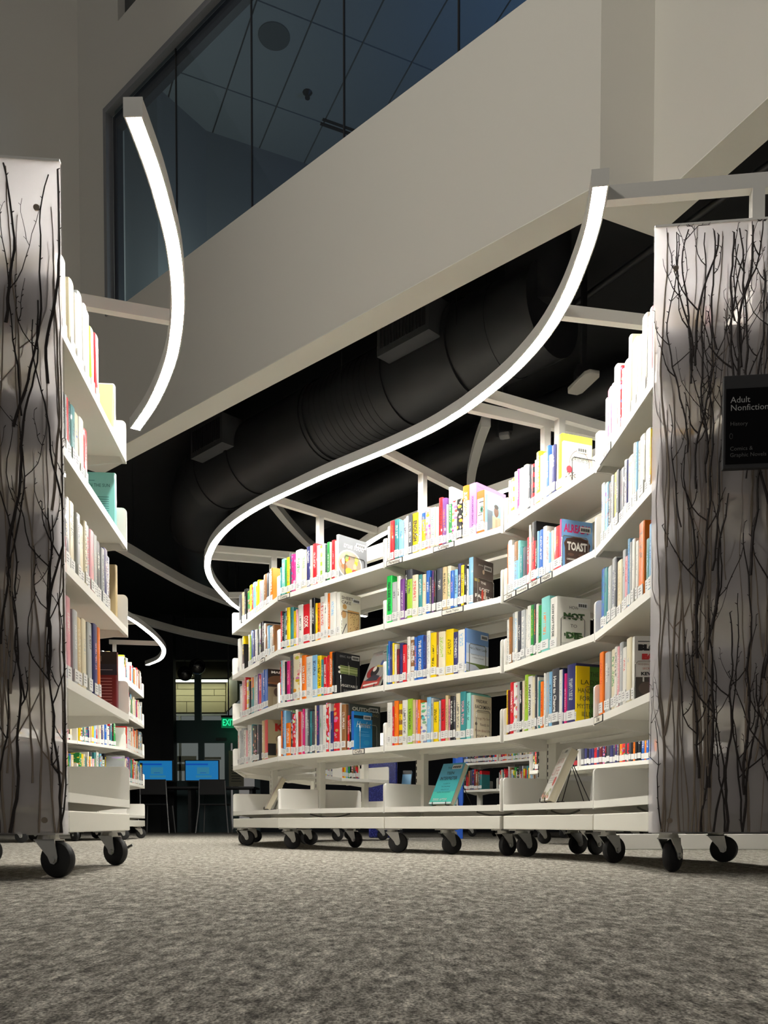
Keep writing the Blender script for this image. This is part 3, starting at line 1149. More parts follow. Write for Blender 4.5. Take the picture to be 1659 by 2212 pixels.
BOOKS={
 "A00":"1082 500 205 140 DW;1998 476 199 131 EU;2479 500 208 146 KG;3119 459 182 121 NOp;3585 500 207 136 YLp;4091 279 185 130 RW;4375 495 204 159 ST;4875 371 172 133 YW;5252 428 196 149 YL;5685 364 181 122 IE;6053 464 174 127 GB;6522 500 197 135 UW;7086 500 192 128 DK;7591 195 179 120 WO~;7790 500 199 135 OW",
 "A01":"843 500 227 176 WG;1847 500 224 171 KYs;3266 276 209 159 CL;3546 268 200 153 LW;3819 432 223 151 BD;4256 500 211 146 VW;4783 366 210 155 WV;5154 305 203 153 DW;5465 459 230 176 GKp;5930 249 233 179 KI;6184 394 230 153 KW;6583 289 211 155 WK;6877 383 198 148 UE;7266 426 181 130 SW;7696 417 165 120 WE;8118 500 165 120 UO",
 "A02":"1271 500 215 142 WG;1827 480 242 188 IW;2313 500 254 194 RW;2840 465 232 169 YWb;3310 451 215 149 KW;3767 500 232 179 TOs;4331 388 236 172 GL;4724 431 224 173 GW;5160 268 236 181 PD;5433 473 223 160 RW;5911 469 228 161 BV;6385 411 239 175 BW;6801 604 233 130 BS@portrait",
 "A03":"780 436 245 174 WR;1220 422 227 153 GW;1647 422 240 167 GD;2074 500 222 169 WD;2604 294 216 142 IR;2904 465 246 163 WK;3374 453 239 176 WD;3831 279 241 167 TB;4115 496 231 168 KYp;4616 380 226 162 KOp;5001 500 226 158 DI;6127 418 239 187 EW;6549 712 238 130 RW@redk",
 "A10":"65 114 165 120 TW~;184 362 207 146 AW;551 159 197 133 NK~;715 256 205 152 YU;976 158 225 155 DW~;1139 379 211 148 MVp;1523 534 226 170 WN;2062 431 213 148 CN;2498 304 224 163 VW;2807 209 223 173 CW;3021 359 227 152 RW;3385 294 210 138 WC;3685 203 203 138 CLb;3893 232 207 157 WC;4130 142 200 147 DN~;4277 258 207 141 NW;4540 140 201 140 CD~;4685 283 207 139 RI;4973 109 198 142 CG~;5087 224 227 202 WG@truefood",
 "A11":"65 198 220 145 RI;268 160 215 160 KW~;433 139 204 159 TW~;578 128 229 178 DWb~;711 275 228 171 YU;991 286 225 176 TD;1282 282 200 130 YC;1569 123 203 140 IR~;1697 470 224 175 WK;2172 585 217 165 RW;2762 211 235 166 WG;2978 269 239 185 KW;3252 175 207 153 YW~;3432 235 204 156 OK;3673 383 233 161 WR;4061 261 246 168 WK;4326 199 239 170 OW;4531 515 237 160 WS;5051 337 229 146 WG@sheetcake",
 "A12":"65 80 239 169 RKp~;150 80 242 188 SW~;235 275 242 169 WI;515 159 231 152 KU~;679 322 231 153 MI;1005 224 258 176 DU;1234 603 265 199 COp;1843 183 233 163 WR;2031 372 245 170 OW;2408 551 232 155 WG;2964 422 232 182 SV;3390 356 224 159 YK;3751 203 199 134 TG;3959 291 207 136 RW;4256 172 214 141 RO~;4432 287 230 156 OW;4724 140 224 167 KT~;4869 197 224 165 KW@vegetable",
 "A13":"65 80 215 144 KW~;150 80 260 173 OE~;235 124 262 189 VS~;364 227 259 179 SI;595 417 186 149 OW;1017 162 255 172 DGp;1184 252 232 168 RWp;1441 221 255 192 WK;1667 281 241 171 RU;1952 153 238 186 IG~;2110 184 252 181 MW;2300 276 252 174 GW;2580 150 246 174 DW;2735 210 233 154 TS;2951 240 231 164 DT;3195 179 261 180 CV;3379 207 259 198 VM;3591 235 259 196 GN;3831 352 257 185 WG;4188 231 264 176 RWp;4424 112 260 180 WK~;4541 227 216 148 VI;4773 515 256 176 ROp;5292 166 253 174 WG;5463 362 242 185 UW;5830 85 249 224 DN@outdoor;5920 156 182 120 RW~;6081 162 176 120 KW~;6247 244 200 130 BW@hamlet",
 "A20":"109 175 174 138 WB~;289 266 195 142 RO;561 291 196 156 TW;856 341 181 127 SB;1202 179 185 146 WV~;1386 152 192 143 WG~;1543 240 194 148 DW;1788 396 195 148 YK;2189 199 189 136 CK;2393 258 182 120 YBs;2656 310 197 133 IRp;2970 317 191 149 CT;3292 191 186 146 CW~;3488 237 225 175 RK;3730 260 215 150 PO;3996 80 181 135 WD~;4081 219 258 195 NWs;4304 304 187 139 WRp;4613 322 186 143 KYp;4940 361 239 173 WOs;5307 449 238 217 QV@purple;5761 457 192 130 OI@eye;6227 155 167 130 SD@photo",
 "A21":"65 373 234 173 HBt;443 330 196 147 GD;778 220 220 151 WK;1002 276 200 157 PW;1284 153 240 186 KW~;1442 361 237 158 LDs;1807 357 203 160 CR;2169 250 199 157 TW;2424 273 196 146 CO;2702 245 207 135 BW;2952 95 172 136 DW~;3053 143 201 134 PW~;3201 143 198 157 KR~;3349 386 204 152 DW;3740 261 202 132 EK;4006 234 202 135 CN;4245 210 175 130 BI~;4460 207 176 129 SK~;4672 205 198 150 VW;4882 181 187 147 YK~;5068 134 183 123 KW~;5207 89 165 120 WK~;5300 289 213 146 SW@lostfamily",
 "A22":"65 80 198 156 TG~;150 136 217 141 BW~;291 132 200 155 VW~;428 120 205 136 YC~;553 168 196 150 CG~;726 183 170 131 FR~;914 246 196 153 VP;1165 249 183 133 RW;1420 231 219 169 WU;1655 255 215 146 UWb;1916 176 210 156 BO;2097 404 214 149 BW;2506 198 208 162 VB;2708 246 227 172 WG;2959 383 214 153 YK;3347 162 213 154 UW~;3514 400 209 136 CL;3919 474 214 140 YK;4398 303 195 143 VW;4706 406 199 143 WS;5117 96 202 164 BW@notlazy",
 "A23":"65 359 217 167 WG;429 131 195 144 RW~;565 292 221 148 OC;863 247 218 153 YUb;1115 356 219 166 WK;1475 362 221 160 LK;1842 177 214 139 EG;2024 124 212 163 IP~;2153 175 211 161 OW~;2333 428 194 127 WTp;2766 271 216 157 SW;3042 145 209 147 GK~;3191 307 189 145 YK;3504 127 193 133 GN~;3636 287 197 134 RK;3928 188 213 153 EU;4121 116 194 154 IP~;4242 186 206 136 KW;4433 128 202 134 DW~;4566 287 215 158 CD;4858 344 219 169 TI;5207 249 210 151 AK;5461 178 198 132 GB@worldbook",
 "A30":"207 161 185 131 CO~;373 287 185 144 WYb;664 212 205 156 WG;882 191 208 137 MW;1078 328 201 156 WR;1410 296 203 137 CW;1711 169 193 133 WG~;1885 192 188 145 DW~;2082 263 180 127 KRb;2350 137 190 146 WC~;2492 301 214 144 YW;2799 184 189 148 WG~;2988 226 191 128 WC;3219 221 211 141 BW;3445 226 166 120 GW;3676 259 194 135 VW;3940 429 219 139 YG@yellow;4375 148 183 130 WI@brides",
 "A31":"65 80 222 161 OK~;150 80 227 176 GC~;235 278 230 172 WN;518 186 203 132 WG;709 315 210 145 SUs;1029 179 207 150 AW;1213 233 173 124 TG;1451 331 165 125 DV;1787 183 197 141 RW~;1975 125 243 162 WK~;2105 318 249 172 RKs;2432 148 165 129 KW~;2585 136 198 138 SL~;2726 260 198 151 BW;2991 255 203 160 WG;3252 185 177 131 WR~;3442 159 165 124 SG~;3606 201 168 124 CW~;3812 492 173 120 RO;4309 147 190 143 MS@toast",
 "A32":"105 222 197 154 WG;331 241 203 145 UO;577 156 216 168 GD~;738 263 217 150 WS;1006 338 212 164 DW;1349 332 209 159 GW;1686 112 208 153 WD~;1803 308 217 155 WG;2117 220 214 143 NL;2342 168 214 162 DO~;2514 191 209 147 WI;2711 238 198 148 NK;2954 608 221 148 AO;3567 546 206 155 WK@nottodie",
 "A33":"65 153 198 130 YU~;223 161 194 129 FK~;389 320 225 171 RW;713 318 219 148 WRp;1036 207 218 169 GI;1248 205 215 151 KW;1458 177 216 157 CI;1640 275 238 167 LU;1920 349 227 167 WK;2274 219 219 145 CG;2498 142 224 158 DW~;2645 94 214 167 WT~;2744 191 197 132 TN;2940 212 190 142 OR;3157 158 221 154 WG~;3320 207 221 153 GS;3531 227 220 144 SK;3764 518 226 148 DW;4287 241 215 168 WG;4533 80 216 165 VB~;4618 176 196 150 MW~;4799 605 225 171 VG;5409 88 213 130 YK@handbook",
 "A40":"568 269 199 157 WI;843 500 215 144 MI;1373 272 210 153 WI;1651 394 253 182 WS;2050 483 221 161 RBp;2537 190 202 158 WE~;2732 413 212 161 GW;3151 180 202 159 WN~;3336 308 261 176 CW;3649 500 227 168 WN;4220 450 207 154 EC;4674 445 243 182 WG;5124 221 222 163 WK;5351 307 231 176 IU;5663 245 213 148 EN",
 "A41":"268 350 217 169 WB;623 371 205 145 SVp;999 395 190 140 KW;1399 215 203 158 WD~;1619 188 195 147 DK~;1812 278 195 135 YC;2095 272 192 130 DG;2372 500 181 125 DK;2901 235 193 143 WV~;3141 169 184 148 VK~;3315 500 182 143 WY;3831 220 208 147 WS~;4056 238 199 140 SN;4300 233 193 148 CK~;4538 432 195 134 WG;4975 391 194 137 WG;5371 151 183 130 YU@circles",
 "A42":"248 438 220 144 BT;692 388 210 142 TV;1085 441 203 148 GW;1530 421 219 164 GV;1956 237 207 152 DW;2198 500 189 132 CE;2745 287 210 165 GK;3039 281 180 133 IR;3324 198 229 155 SB~;3528 189 212 139 GW~;3721 159 195 154 WG~;3886 280 208 164 WG;4171 255 194 152 WG;4431 500 238 174 OU;5149 289 168 120 TS;5442 264 203 134 SB;5711 272 192 131 WG",
 "A43":"65 500 230 157 OR;783 470 216 168 GW;1258 300 210 163 GD;1563 469 211 160 CN;2037 282 212 142 WK;2324 251 207 141 IW;2580 354 214 148 GW;2939 434 190 150 WR;3377 485 210 141 CG;3867 299 206 130 WG@blood",
 "C00":"343 397 191 146 CW;745 450 213 159 WK;1585 450 205 149 CO;2188 404 200 158 WV;2597 450 231 159 GW;3058 314 223 161 WG;3378 450 226 152 WK;3833 450 201 133 LC;4421 450 214 140 RW",
 "C01":"577 246 194 134 CG;828 188 165 120 KW;1021 145 165 120 GK~;1171 211 165 134 RI;1388 197 165 120 KT;1591 365 165 131 TK;1960 450 165 125 CB;2541 450 177 134 WG;3035 340 165 123 RI",
 "C02":"465 297 207 163 CG;766 408 185 145 DE;1180 247 202 152 WE;1432 450 202 147 CD;2060 340 190 143 GD;2405 450 172 130 CG;2881 290 196 143 CK;3175 324 195 140 GR;3504 447 193 129 IG;3956 223 193 150 GW;4185 192 197 142 GC;4382 450 188 123 DW;4933 339 183 122 GK;5276 450 194 151 VG;5739 404 184 125 VW",
 "C03":"499 449 231 163 WG;953 450 233 173 IW;1543 429 210 162 GW;1976 450 200 139 EC;2501 450 208 147 CG;3232 450 214 151 GK;3794 450 223 146 VI;4452 306 226 174 OI",
}

# ---------------------------------------------------------------- books
PAL = {'W': ('e6e4dc', 'white'), 'C': ('e2d8ba', 'cream'), 'G': ('b4b8b9', 'light grey'), 'D': ('484a52', 'dark grey'), 'K': ('17171b', 'black'),
       'R': ('d4242e', 'red'), 'O': ('f27a1c', 'orange'), 'Y': ('f3d20a', 'yellow'), 'L': ('9fc63a', 'lime green'), 'N': ('2f9548', 'green'),
       'T': ('3b8c90', 'teal'), 'A': ('86d2cc', 'pale aqua'), 'B': ('2a64bc', 'blue'), 'S': ('86bde2', 'sky blue'), 'V': ('36386e', 'navy'),
       'P': ('74418a', 'purple'), 'Q': ('cb86d6', 'lilac'), 'I': ('e6a3ac', 'pink'), 'M': ('d42878', 'magenta'), 'U': ('96683f', 'brown'),
       'E': ('cfb88a', 'tan'), 'F': ('6a1c26', 'maroon'), 'H': ('18d054', 'bright green')}
KIND = {'t': 0.0, 's': 0.25, 'b': 0.5, 'p': 0.75, 'n': 1.0}


def book_shape(w, d, h, rnd):
    """cover (open shell with rounded spine) and page block in the book's own frame: x width, y from the spine inwards, z up"""
    t = min(0.0028, w * 0.18)
    r = min(0.004, w * 0.25)
    out = [(0, d), (0, r), (w * 0.12, r * 0.28), (w * 0.35, 0), (w * 0.65, 0), (w * 0.88, r * 0.28), (w, r), (w, d)]
    inn = [(w - t, d), (w - t, r + t), (t, r + t), (t, d)]
    ring = out + inn
    n = len(ring)
    v = [(x, y, 0) for x, y in ring] + [(x, y, h) for x, y in ring]
    faces, uvs = [], []
    for i in range(n):
        j = (i + 1) % n
        faces.append((i, j, n + j, n + i))
        (x0, y0), (x1, y1) = ring[i], ring[j]
        if 1 <= i <= 5:
            uvs.append([(x0 / w, 0), (x1 / w, 0), (x1 / w, 1), (x0 / w, 1)])
        elif i == 0:
            uvs.append([(3, 0), (2, 0), (2, 1), (3, 1)])
        elif i == 6:
            uvs.append([(4, 0), (5, 0), (5, 1), (4, 1)])
        else:
            uvs.append([(7, 0)] * 4)
    for z0, flip in ((0, True), (n, False)):
        for q in ((0, 1, 10, 11), (1, 2, 9, 10), (2, 3, 9), (3, 4, 9), (4, 5, 8, 9), (5, 6, 8), (6, 7, 8)):
            q = [z0 + k for k in q]
            if (6 + z0) in q and len(q) == 3 and (7 + z0) in q:
                pass
            faces.append(tuple(q[::-1] if not flip else q))
            uvs.append([(7, 0.9)] * len(q))
    e = 0.003
    pv = [(t, r + t), (w - t, r + t), (w - t, d - e), (t, d - e)]
    return v, faces, uvs, pv, t


def fill_attr(me, c1, c2, sty, uvs):
    uvl = me.uv_layers.new(name='UVMap')
    flat = [c for f in uvs for p in f for c in p]
    uvl.data.foreach_set('uv', flat)
    n = len(me.loops)
    for nm, val in (('c1', c1), ('c2', c2), ('sty', sty)):
        a = me.attributes.new(nm, 'FLOAT_COLOR', 'CORNER')
        a.data.foreach_set('color', list(val) * n)


def cover_mesh(w, d, h, c1, c2, sty, rnd):
    v, faces, uvs, pv, t = book_shape(w, d, h, rnd)
    me = bpy.data.meshes.new('book')
    me.from_pydata(v, [], faces)
    fill_attr(me, c1, c2, sty, uvs)
    me.materials.append(BOOKM)
    me.update()
    return me, pv


def pages_mesh(pv, h):
    m = MB()
    m.prism(pv, 0.003, h - 0.003)
    return m.mesh('pages', PAPER)


def label_mesh(w, z0, z1):
    m = MB()
    m.box((w * 0.04, -0.0012, z0), (w * 0.96, 0.0012, z1), 0)
    k = 3 if w > 0.012 else 2
    for i in range(k):
        z = z1 - (z1 - z0) * (0.25 + 0.22 * i)
        m.box((w * 0.25, -0.0015, z - 0.0016), (w * (0.72 if i % 2 else 0.62), -0.0012, z + 0.0012), 1)
    return m.mesh('spine_label', [STICKER, PRINTG])


class Stuff:
    def __init__(s):
        s.v, s.f, s.uv, s.m, s.c = [], [], [], [], []

    def add(s, M, w, d, h, c1, c2, sty, rnd, label=True):
        v, faces, uvs, pv, t = book_shape(w, d, h, rnd)

        def put(vv, ff, uu, mi):
            k = len(s.v)
            s.v += [tuple(M @ Vector(p)) for p in vv]
            for f_, u_ in zip(ff, uu):
                s.f.append(tuple(k + i for i in f_))
                s.uv.append(u_)
                s.m.append(mi)
                s.c.append((c1, c2, sty))
        put(v, faces, uvs, 0)
        bx = [(x, y, 0.003) for x, y in pv] + [(x, y, h - 0.003) for x, y in pv]
        ff = [(4, 5, 6, 7), (0, 1, 5, 4), (1, 2, 6, 5), (2, 3, 7, 6), (3, 0, 4, 7)]
        put(bx, ff, [[(7, 0)] * 4] * 5, 1)
        if label:
            z0 = rnd.uniform(0.008, 0.016)
            z1 = z0 + 0.034
            a, b = w * 0.04, w * 0.96
            lv = [(a, -0.0012, z0), (b, -0.0012, z0), (b, -0.0012, z1), (a, -0.0012, z1), (a, 0.0015, z0), (b, 0.0015, z0), (b, 0.0015, z1), (a, 0.0015, z1)]
            put(lv, [(0, 1, 2, 3), (3, 2, 6, 7), (4, 5, 1, 0), (4, 0, 3, 7), (1, 5, 6, 2)], [[(7, 0)] * 4] * 5, 2)

    def build(s, name):
        me = bpy.data.meshes.new(name)
        me.from_pydata(s.v, [], s.f)
        uvl = me.uv_layers.new(name='UVMap')
        uvl.data.foreach_set('uv', [c for f_ in s.uv for p in f_ for c in p])
        for k, nm in enumerate(('c1', 'c2', 'sty')):
            a = me.attributes.new(nm, 'FLOAT_COLOR', 'CORNER')
            flat = []
            for f_, c in zip(s.f, s.c):
                flat += list(c[k]) * len(f_)
            a.data.foreach_set('color', flat)
        for m in (BOOKM, PAPER, STICKER):
            me.materials.append(m)
        me.polygons.foreach_set('material_index', s.m)
        me.update()
        return link(name, me)


STUFF = Stuff()
ORD = 'first second third fourth fifth sixth seventh eighth ninth tenth eleventh twelfth thirteenth fourteenth fifteenth sixteenth seventeenth eighteenth nineteenth twentieth'.split()
ORD += ['twenty-' + o for o in ORD[:9]]
LEV = ('top', 'second', 'third', 'fourth')
BAYW = {'A0': 'the far left bay', 'A1': 'the second bay', 'A2': 'the middle bay', 'A3': 'the fourth bay', 'A4': 'the bay beside the right panel', 'C0': 'the left bookshelf'}
BAYU = {'A0': (UA, 0), 'A1': (UA, 1), 'A2': (UA, 2), 'A3': (UB, 0), 'A4': (UB, 1), 'C0': (UC, 0)}
MY = Matrix(((0, 0, 1), (1, 0, 0), (0, 1, 0))).to_4x4()      # text on the right-hand cover: reads along +y, faces +x
MSP = (Matrix.Rotation(math.pi / 2, 4, 'X') @ Matrix.Rotation(-math.pi / 2, 4, 'Z'))   # spine text, head to foot
NAMED = {}


def bay_matrix(U, i, l, t, v=0.0, z=None):
    u = (U.P[i + 1] - U.P[i]).normalized()
    p = U.P[i] + u * t + Vector((-u.y, u.x)) * v
    return Matrix.Translation((p.x, p.y, ZS[l] + 0.0004 if z is None else z)) @ Matrix.Rotation(math.atan2(u.y, u.x), 4, 'Z')


def col(k):
    return hexc(PAL[k][0])


def new_book(M, w, d, h, ka, kb, kind, rnd, label, group, spine_label=True, plain=False):
    sty = (KIND['n'] if plain else KIND[kind], rnd.random(), rnd.random(), 1)
    me, pv = cover_mesh(w, d, h, col(ka), col(kb), sty, rnd)
    o = link('book', me)
    o.matrix_world = M
    tag(o, label, 'book', group)
    link('pages', pages_mesh(pv, h), o)
    if spine_label:
        z0 = rnd.uniform(0.007, 0.016)
        link('spine_label', label_mesh(w, z0, z0 + rnd.uniform(0.031, 0.038)), o)
    return o


SPINE_TEXT = {('A2', 1, 0): ('FISKE GUIDE  COLLEGE', 'K', 0.60, 0.50), ('A2', 2, 11): ('THE BOY CRISIS', 'W', 0.66, 0.46), ('A2', 3, 20): ('YOUR TURN', 'I', 0.5, 0.45),
              ('A1', 2, 13): ('SMART PLANT', 'W', 0.52, 0.5), ('A3', 3, 8): ('PLANT POWER', 'K', 0.58, 0.45), ('A3', 3, 17): ('How to Change', 'W', 0.62, 0.55),
              ('A1', 2, 8): ('DIA STYLE', 'W', 0.4, 0.5), ('A2', 0, 7): ('ENOUGH', 'K', 0.5, 0.6), ('A1', 1, 9): ('COOK', 'W', 0.3, 0.6)}

for key, row in BOOKS.items():
    bay, l = key[:2], int(key[2])
    U, bi = BAYU[bay]
    rnd = random.Random(hash_seed := sum(ord(c) * 31 ** i for i, c in enumerate(key)))
    for k, tok in enumerate(row.split(';')):
        t, w, h, d, code = tok.split()
        t, w, h, d = int(t) / 1e4, int(w) / 1e4, int(h) / 1e3, int(d) / 1e3
        name = code.split('@')[1] if '@' in code else None
        st = '~' in code
        code = code.split('@')[0].replace('~', '')
        ka, kb, kind = code[0], code[1], (code[2] if len(code) > 2 else 't')
        v = 0.012 + rnd.uniform(-0.002, 0.004)
        if name == 'outdoor':
            v = 0.03
        M = bay_matrix(U, bi, l, t, v)
        w -= 0.0006
        if st:
            STUFF.add(M, w, d, h, col(ka), col(kb), (KIND[kind], rnd.random(), rnd.random(), 1), rnd)
            continue
        thick = 'thick ' if w > 0.04 else ('thin ' if w < 0.017 else '')
        extra = {'t': f' with {PAL[kb][1]} lettering', 's': f' topped in {PAL[kb][1]}', 'b': f' banded in {PAL[kb][1]}', 'p': f' with {PAL[kb][1]} picture', 'n': ''}[kind]
        lab = f'{thick}{PAL[ka][1]} book{extra}, {ORD[k]} from left, {LEV[l]} shelf of {BAYW[bay]}'
        while len(lab.split()) > 16:
            lab = lab.replace(thick, '', 1) if thick and lab.startswith(thick) else lab.replace(extra, '', 1)
            thick = ''
            if len(lab.split()) > 16:
                extra_done = True
                lab = lab.replace(extra, '')
                break
        stx = SPINE_TEXT.get((bay, l, k))
        o = new_book(M, w, d, h, ka, kb, kind, rnd, lab, f'books on the {LEV[l]} shelf of {BAYW[bay]}', plain=bool(stx) or (name not in (None,) and kind == 't'))
        if stx:
            tm = mat('ink_' + stx[1], col(stx[1]), 0.5)
            text(stx[0], o, tm, Matrix.Translation((w / 2, -0.0012, h * 0.56)) @ MSP, 0.02, width=h * stx[2], height=w * stx[3], bold=0.0006)
        if name:
            NAMED[name] = (o, w, d, h)


# front covers of the end books -------------------------------------------------
def ink(c):
    c = PAL[c][0] if c in PAL else c
    return mat('ink_' + c, c, 0.45)


def art(name, items, side='right'):
    """flat print on the visible cover: rectangles, discs and words, in fractions of the cover"""
    o, w, d, h = NAMED[name]
    lay = 0
    groups = MB()
    mats, idx = [], {}

    def mi(c):
        m = ink(c)
        if m.name not in idx:
            idx[m.name] = len(mats)
            mats.append(m)
        return idx[m.name]

    x0 = w if side == 'right' else 0
    sg = 1 if side == 'right' else -1

    def P(a, b, e):
        y = a * d if side == 'right' else (1 - a) * d
        return (x0 + sg * e, y, b * h)

    for it in items:
        lay += 1
        e = 0.0004 + lay * 0.00012
        if it[0] == 'r':
            _, a0, b0, a1, b1, c = it
            q = [P(a0, b0, e), P(a1, b0, e), P(a1, b1, e), P(a0, b1, e)]
            groups.poly(q, mi(c))
        elif it[0] == 'd':
            _, ca, cb, ra, rb, c = it
            q = [P(ca + ra * math.cos(t * math.pi / 12), cb + rb * math.sin(t * math.pi / 12), e) for t in range(24)]
            groups.poly(q, mi(c))
        elif it[0] == 'p':
            groups.poly([P(a, b, e) for a, b in it[1]], mi(it[2]))
        elif it[0] == 't':
            _, body, ca, cb, wid, hei, c = it[:7]
            x, y, z = P(ca, cb, e)
            R = MY if side == 'right' else Matrix(((0, 0, -1), (-1, 0, 0), (0, 1, 0))).to_4x4()
            text(body, o, ink(c), Matrix.Translation((x, y, z)) @ R, 0.02, width=wid * d, height=hei * h, bold=it[7] if len(it) > 7 else 0.0, shear=it[8] if len(it) > 8 else 0)
    if groups.f:
        groups.build('cover_print', mats).parent = o
    return o


def barcode(name, a, b, wd=0.3):
    o, w, d, h = NAMED[name]
    m = MB()
    y0, y1, z0, z1 = (a - wd / 2) * d, (a + wd / 2) * d, b * h - 0.011, b * h + 0.011
    m.box((w + 0.0002, y0, z0), (w + 0.0032, y1, z1), 0)
    x = w + 0.0034
    n = 12
    for i in range(n):
        ya = y0 + (y1 - y0) * (0.08 + 0.84 * i / n)
        m.poly([(x, ya, z0 + 0.004), (x, ya + (0.0022 if i % 3 else 0.0034) * (y1 - y0) / 0.05, z0 + 0.004), (x, ya + (0.0022 if i % 3 else 0.0034) * (y1 - y0) / 0.05, z1 - 0.006), (x, ya, z1 - 0.006)], 1)
    q = m.build('barcode_label', [STICKER, PRINTK])
    q.parent = o


rr = random.Random(40)
food = [('r', 0, 0, 1, 1, '6d7076'), ('d', 0.38, 0.36, 0.44, 0.34, 'd9d6cc'), ('d', 0.38, 0.36, 0.40, 0.31, '8c8072')]
for c in ('b8442c', 'd9b52c', 'e8d890', 'c8642a', 'f0e8d0', '7d8c3c', 'c93a2a', 'e2c038', '93623c', 'd8cc60', 'b5482c', 'f2e6b8', 'dfae2c', '6a8038'):
    food.append(('d', rr.uniform(0.1, 0.62), rr.uniform(0.16, 0.56), rr.uniform(0.05, 0.12), rr.uniform(0.04, 0.08), c))
food += [('t', 'true food', 0.5, 0.79, 0.72, 0.13, 'W', 0.0, 0.35), ('t', 'ANDREW', 0.2, 0.03, 0.3, 0.05, 'W')]
art('truefood', food)
barcode('truefood', 0.78, 0.86, 0.34)
sheet = [('r', 0, 0, 1, 1, 'dedacb'), ('t', 'SHEET', 0.36, 0.88, 0.58, 0.075, '77726a', 0.0006), ('t', 'CAKE', 0.3, 0.78, 0.46, 0.075, '77726a', 0.0006),
         ('r', 0.36, 0.05, 0.93, 0.62, 'b98a4c'), ('r', 0.39, 0.08, 0.9, 0.58, 'd8b880'), ('d', 0.17, 0.5, 0.13, 0.09, 'd8a870'), ('d', 0.22, 0.68, 0.1, 0.06, 'c89a5c')]
for k in range(26):
    a, b = rr.uniform(0.42, 0.86), rr.uniform(0.1, 0.55)
    sheet.append(('p', [(a, b), (a + 0.05, b + 0.012), (a + 0.07, b + 0.045), (a + 0.045, b + 0.03)], '8a5f30'))
sheet.append(('p', [(0.05, 0.02), (0.09, 0.02), (0.3, 0.28), (0.27, 0.3)], '4a4a4c'))
art('sheetcake', sheet)
barcode('sheetcake', 0.78, 0.86, 0.34)
veg = [('r', 0, 0, 1, 1, '15161b'), ('t', 'ERIC RIPERT', 0.48, 0.91, 0.7, 0.05, '9a9a9a'), ('r', 0.48, 0.62, 0.495, 0.8, '8a8a8a')]
for k in range(9):
    b = 0.5 + 0.022 * k
    veg.append(('p', [(0.1 + rr.uniform(0, 0.06), b), (0.88, b - 0.01), (0.9, b + 0.008), (0.12, b + 0.02)], rr.choice(['9fb06a', '70844a', 'c3cf90', '5c7038'])))
veg += [('r', 0.5, 0.48, 0.53, 0.72, 'd8d8b8'), ('d', 0.1, 0.53, 0.05, 0.03, 'e8e6d8'), ('d', 0.1, 0.64, 0.05, 0.03, 'e8e6d8'),
        ('t', 'VEGETABLE', 0.52, 0.22, 0.74, 0.06, 'W', 0.0004), ('t', 'SIMPLE', 0.52, 0.1, 0.48, 0.055, '9a9a9a')]
art('vegetable', veg)
barcode('vegetable', 0.8, 0.91, 0.32)
art('outdoor', [('r', 0, 0, 1, 1, '4b524c'), ('t', 'OUTDOOR', 0.52, 0.89, 0.88, 0.085, 'd8d8cc', 0.001), ('t', 'WOODWORKING', 0.52, 0.79, 0.84, 0.06, 'b8a878')])
barcode('outdoor', 0.78, 0.91, 0.28)
art('hamlet', [('r', 0, 0, 1, 1, '1583c4'), ('r', 0, 0.82, 1, 0.9, '10202c'), ('t', 'Hamlet', 0.5, 0.66, 0.8, 0.16, 'W', 0, 0.4), ('r', 0.3, 0.48, 0.8, 0.485, 'a8d4ee'),
               ('r', 0.25, 0.41, 0.85, 0.415, 'a8d4ee'), ('r', 0.25, 0.37, 0.85, 0.375, 'a8d4ee'), ('d', 0.68, 0.2, 0.16, 0.07, '2a92c8')])
barcode('hamlet', 0.72, 0.86, 0.4)
art('purple', [('r', 0, 0, 1, 1, 'b877c6'), ('t', 'Scholarships', 0.22, 0.93, 0.34, 0.03, '402a50')])
barcode('purple', 0.82, 0.86, 0.26)
art('eye', [('r', 0, 0, 1, 1, 'f0c8b0')])
o, w, d, h = NAMED['eye']
m = MB()
pm = [ink('f3d9c8'), ink('ee6a24'), ink('1f6b4a'), ink('17171b'), ink('W'), ink('e8a890')]


def sp_rect(a0, b0, a1, b1, c, e):
    m.poly([(a0 * w, -e, b0 * h), (a1 * w, -e, b0 * h), (a1 * w, -e, b1 * h), (a0 * w, -e, b1 * h)], c)


def sp_disc(ca, cb, ra, rb, c, e):
    m.poly([((ca + ra * math.cos(k * math.pi / 10)) * w, -e, (cb + rb * math.sin(k * math.pi / 10)) * h) for k in range(20)], c)


sp_rect(0.1, 0.12, 0.9, 0.82, 0, 0.0006)
sp_rect(0.05, 0.82, 0.95, 0.99, 1, 0.0006)
sp_rect(0.55, 0.02, 0.9, 0.2, 1, 0.0008)
sp_disc(0.62, 0.56, 0.34, 0.085, 3, 0.0008)
sp_disc(0.62, 0.56, 0.3, 0.07, 4, 0.0010)
sp_disc(0.68, 0.56, 0.19, 0.065, 2, 0.0012)
sp_disc(0.68, 0.56, 0.08, 0.03, 3, 0.0014)
sp_rect(0.35, 0.72, 0.9, 0.745, 3, 0.0008)
sp_rect(0.2, 0.43, 0.75, 0.447, 3, 0.0008)
sp_rect(0.5, 0.3, 0.85, 0.312, 3, 0.0008)
q = m.build('cover_print', pm)
q.parent = o
art('photo', [('r', 0, 0, 1, 1, '9fc6dc'), ('r', 0, 0, 0.3, 0.6, '5e6a76'), ('r', 0.28, 0.0, 0.75, 0.48, 'd8c4a8'), ('d', 0.5, 0.62, 0.13, 0.14, '6b4a38'), ('d', 0.5, 0.75, 0.12, 0.06, '2a211e'),
              ('r', 0.44, 0.0, 0.56, 0.42, 'c8b090'), ('r', 0.75, 0, 1, 0.5, '4a545e'), ('d', 0.25, 0.08, 0.12, 0.06, '8a6a58')])
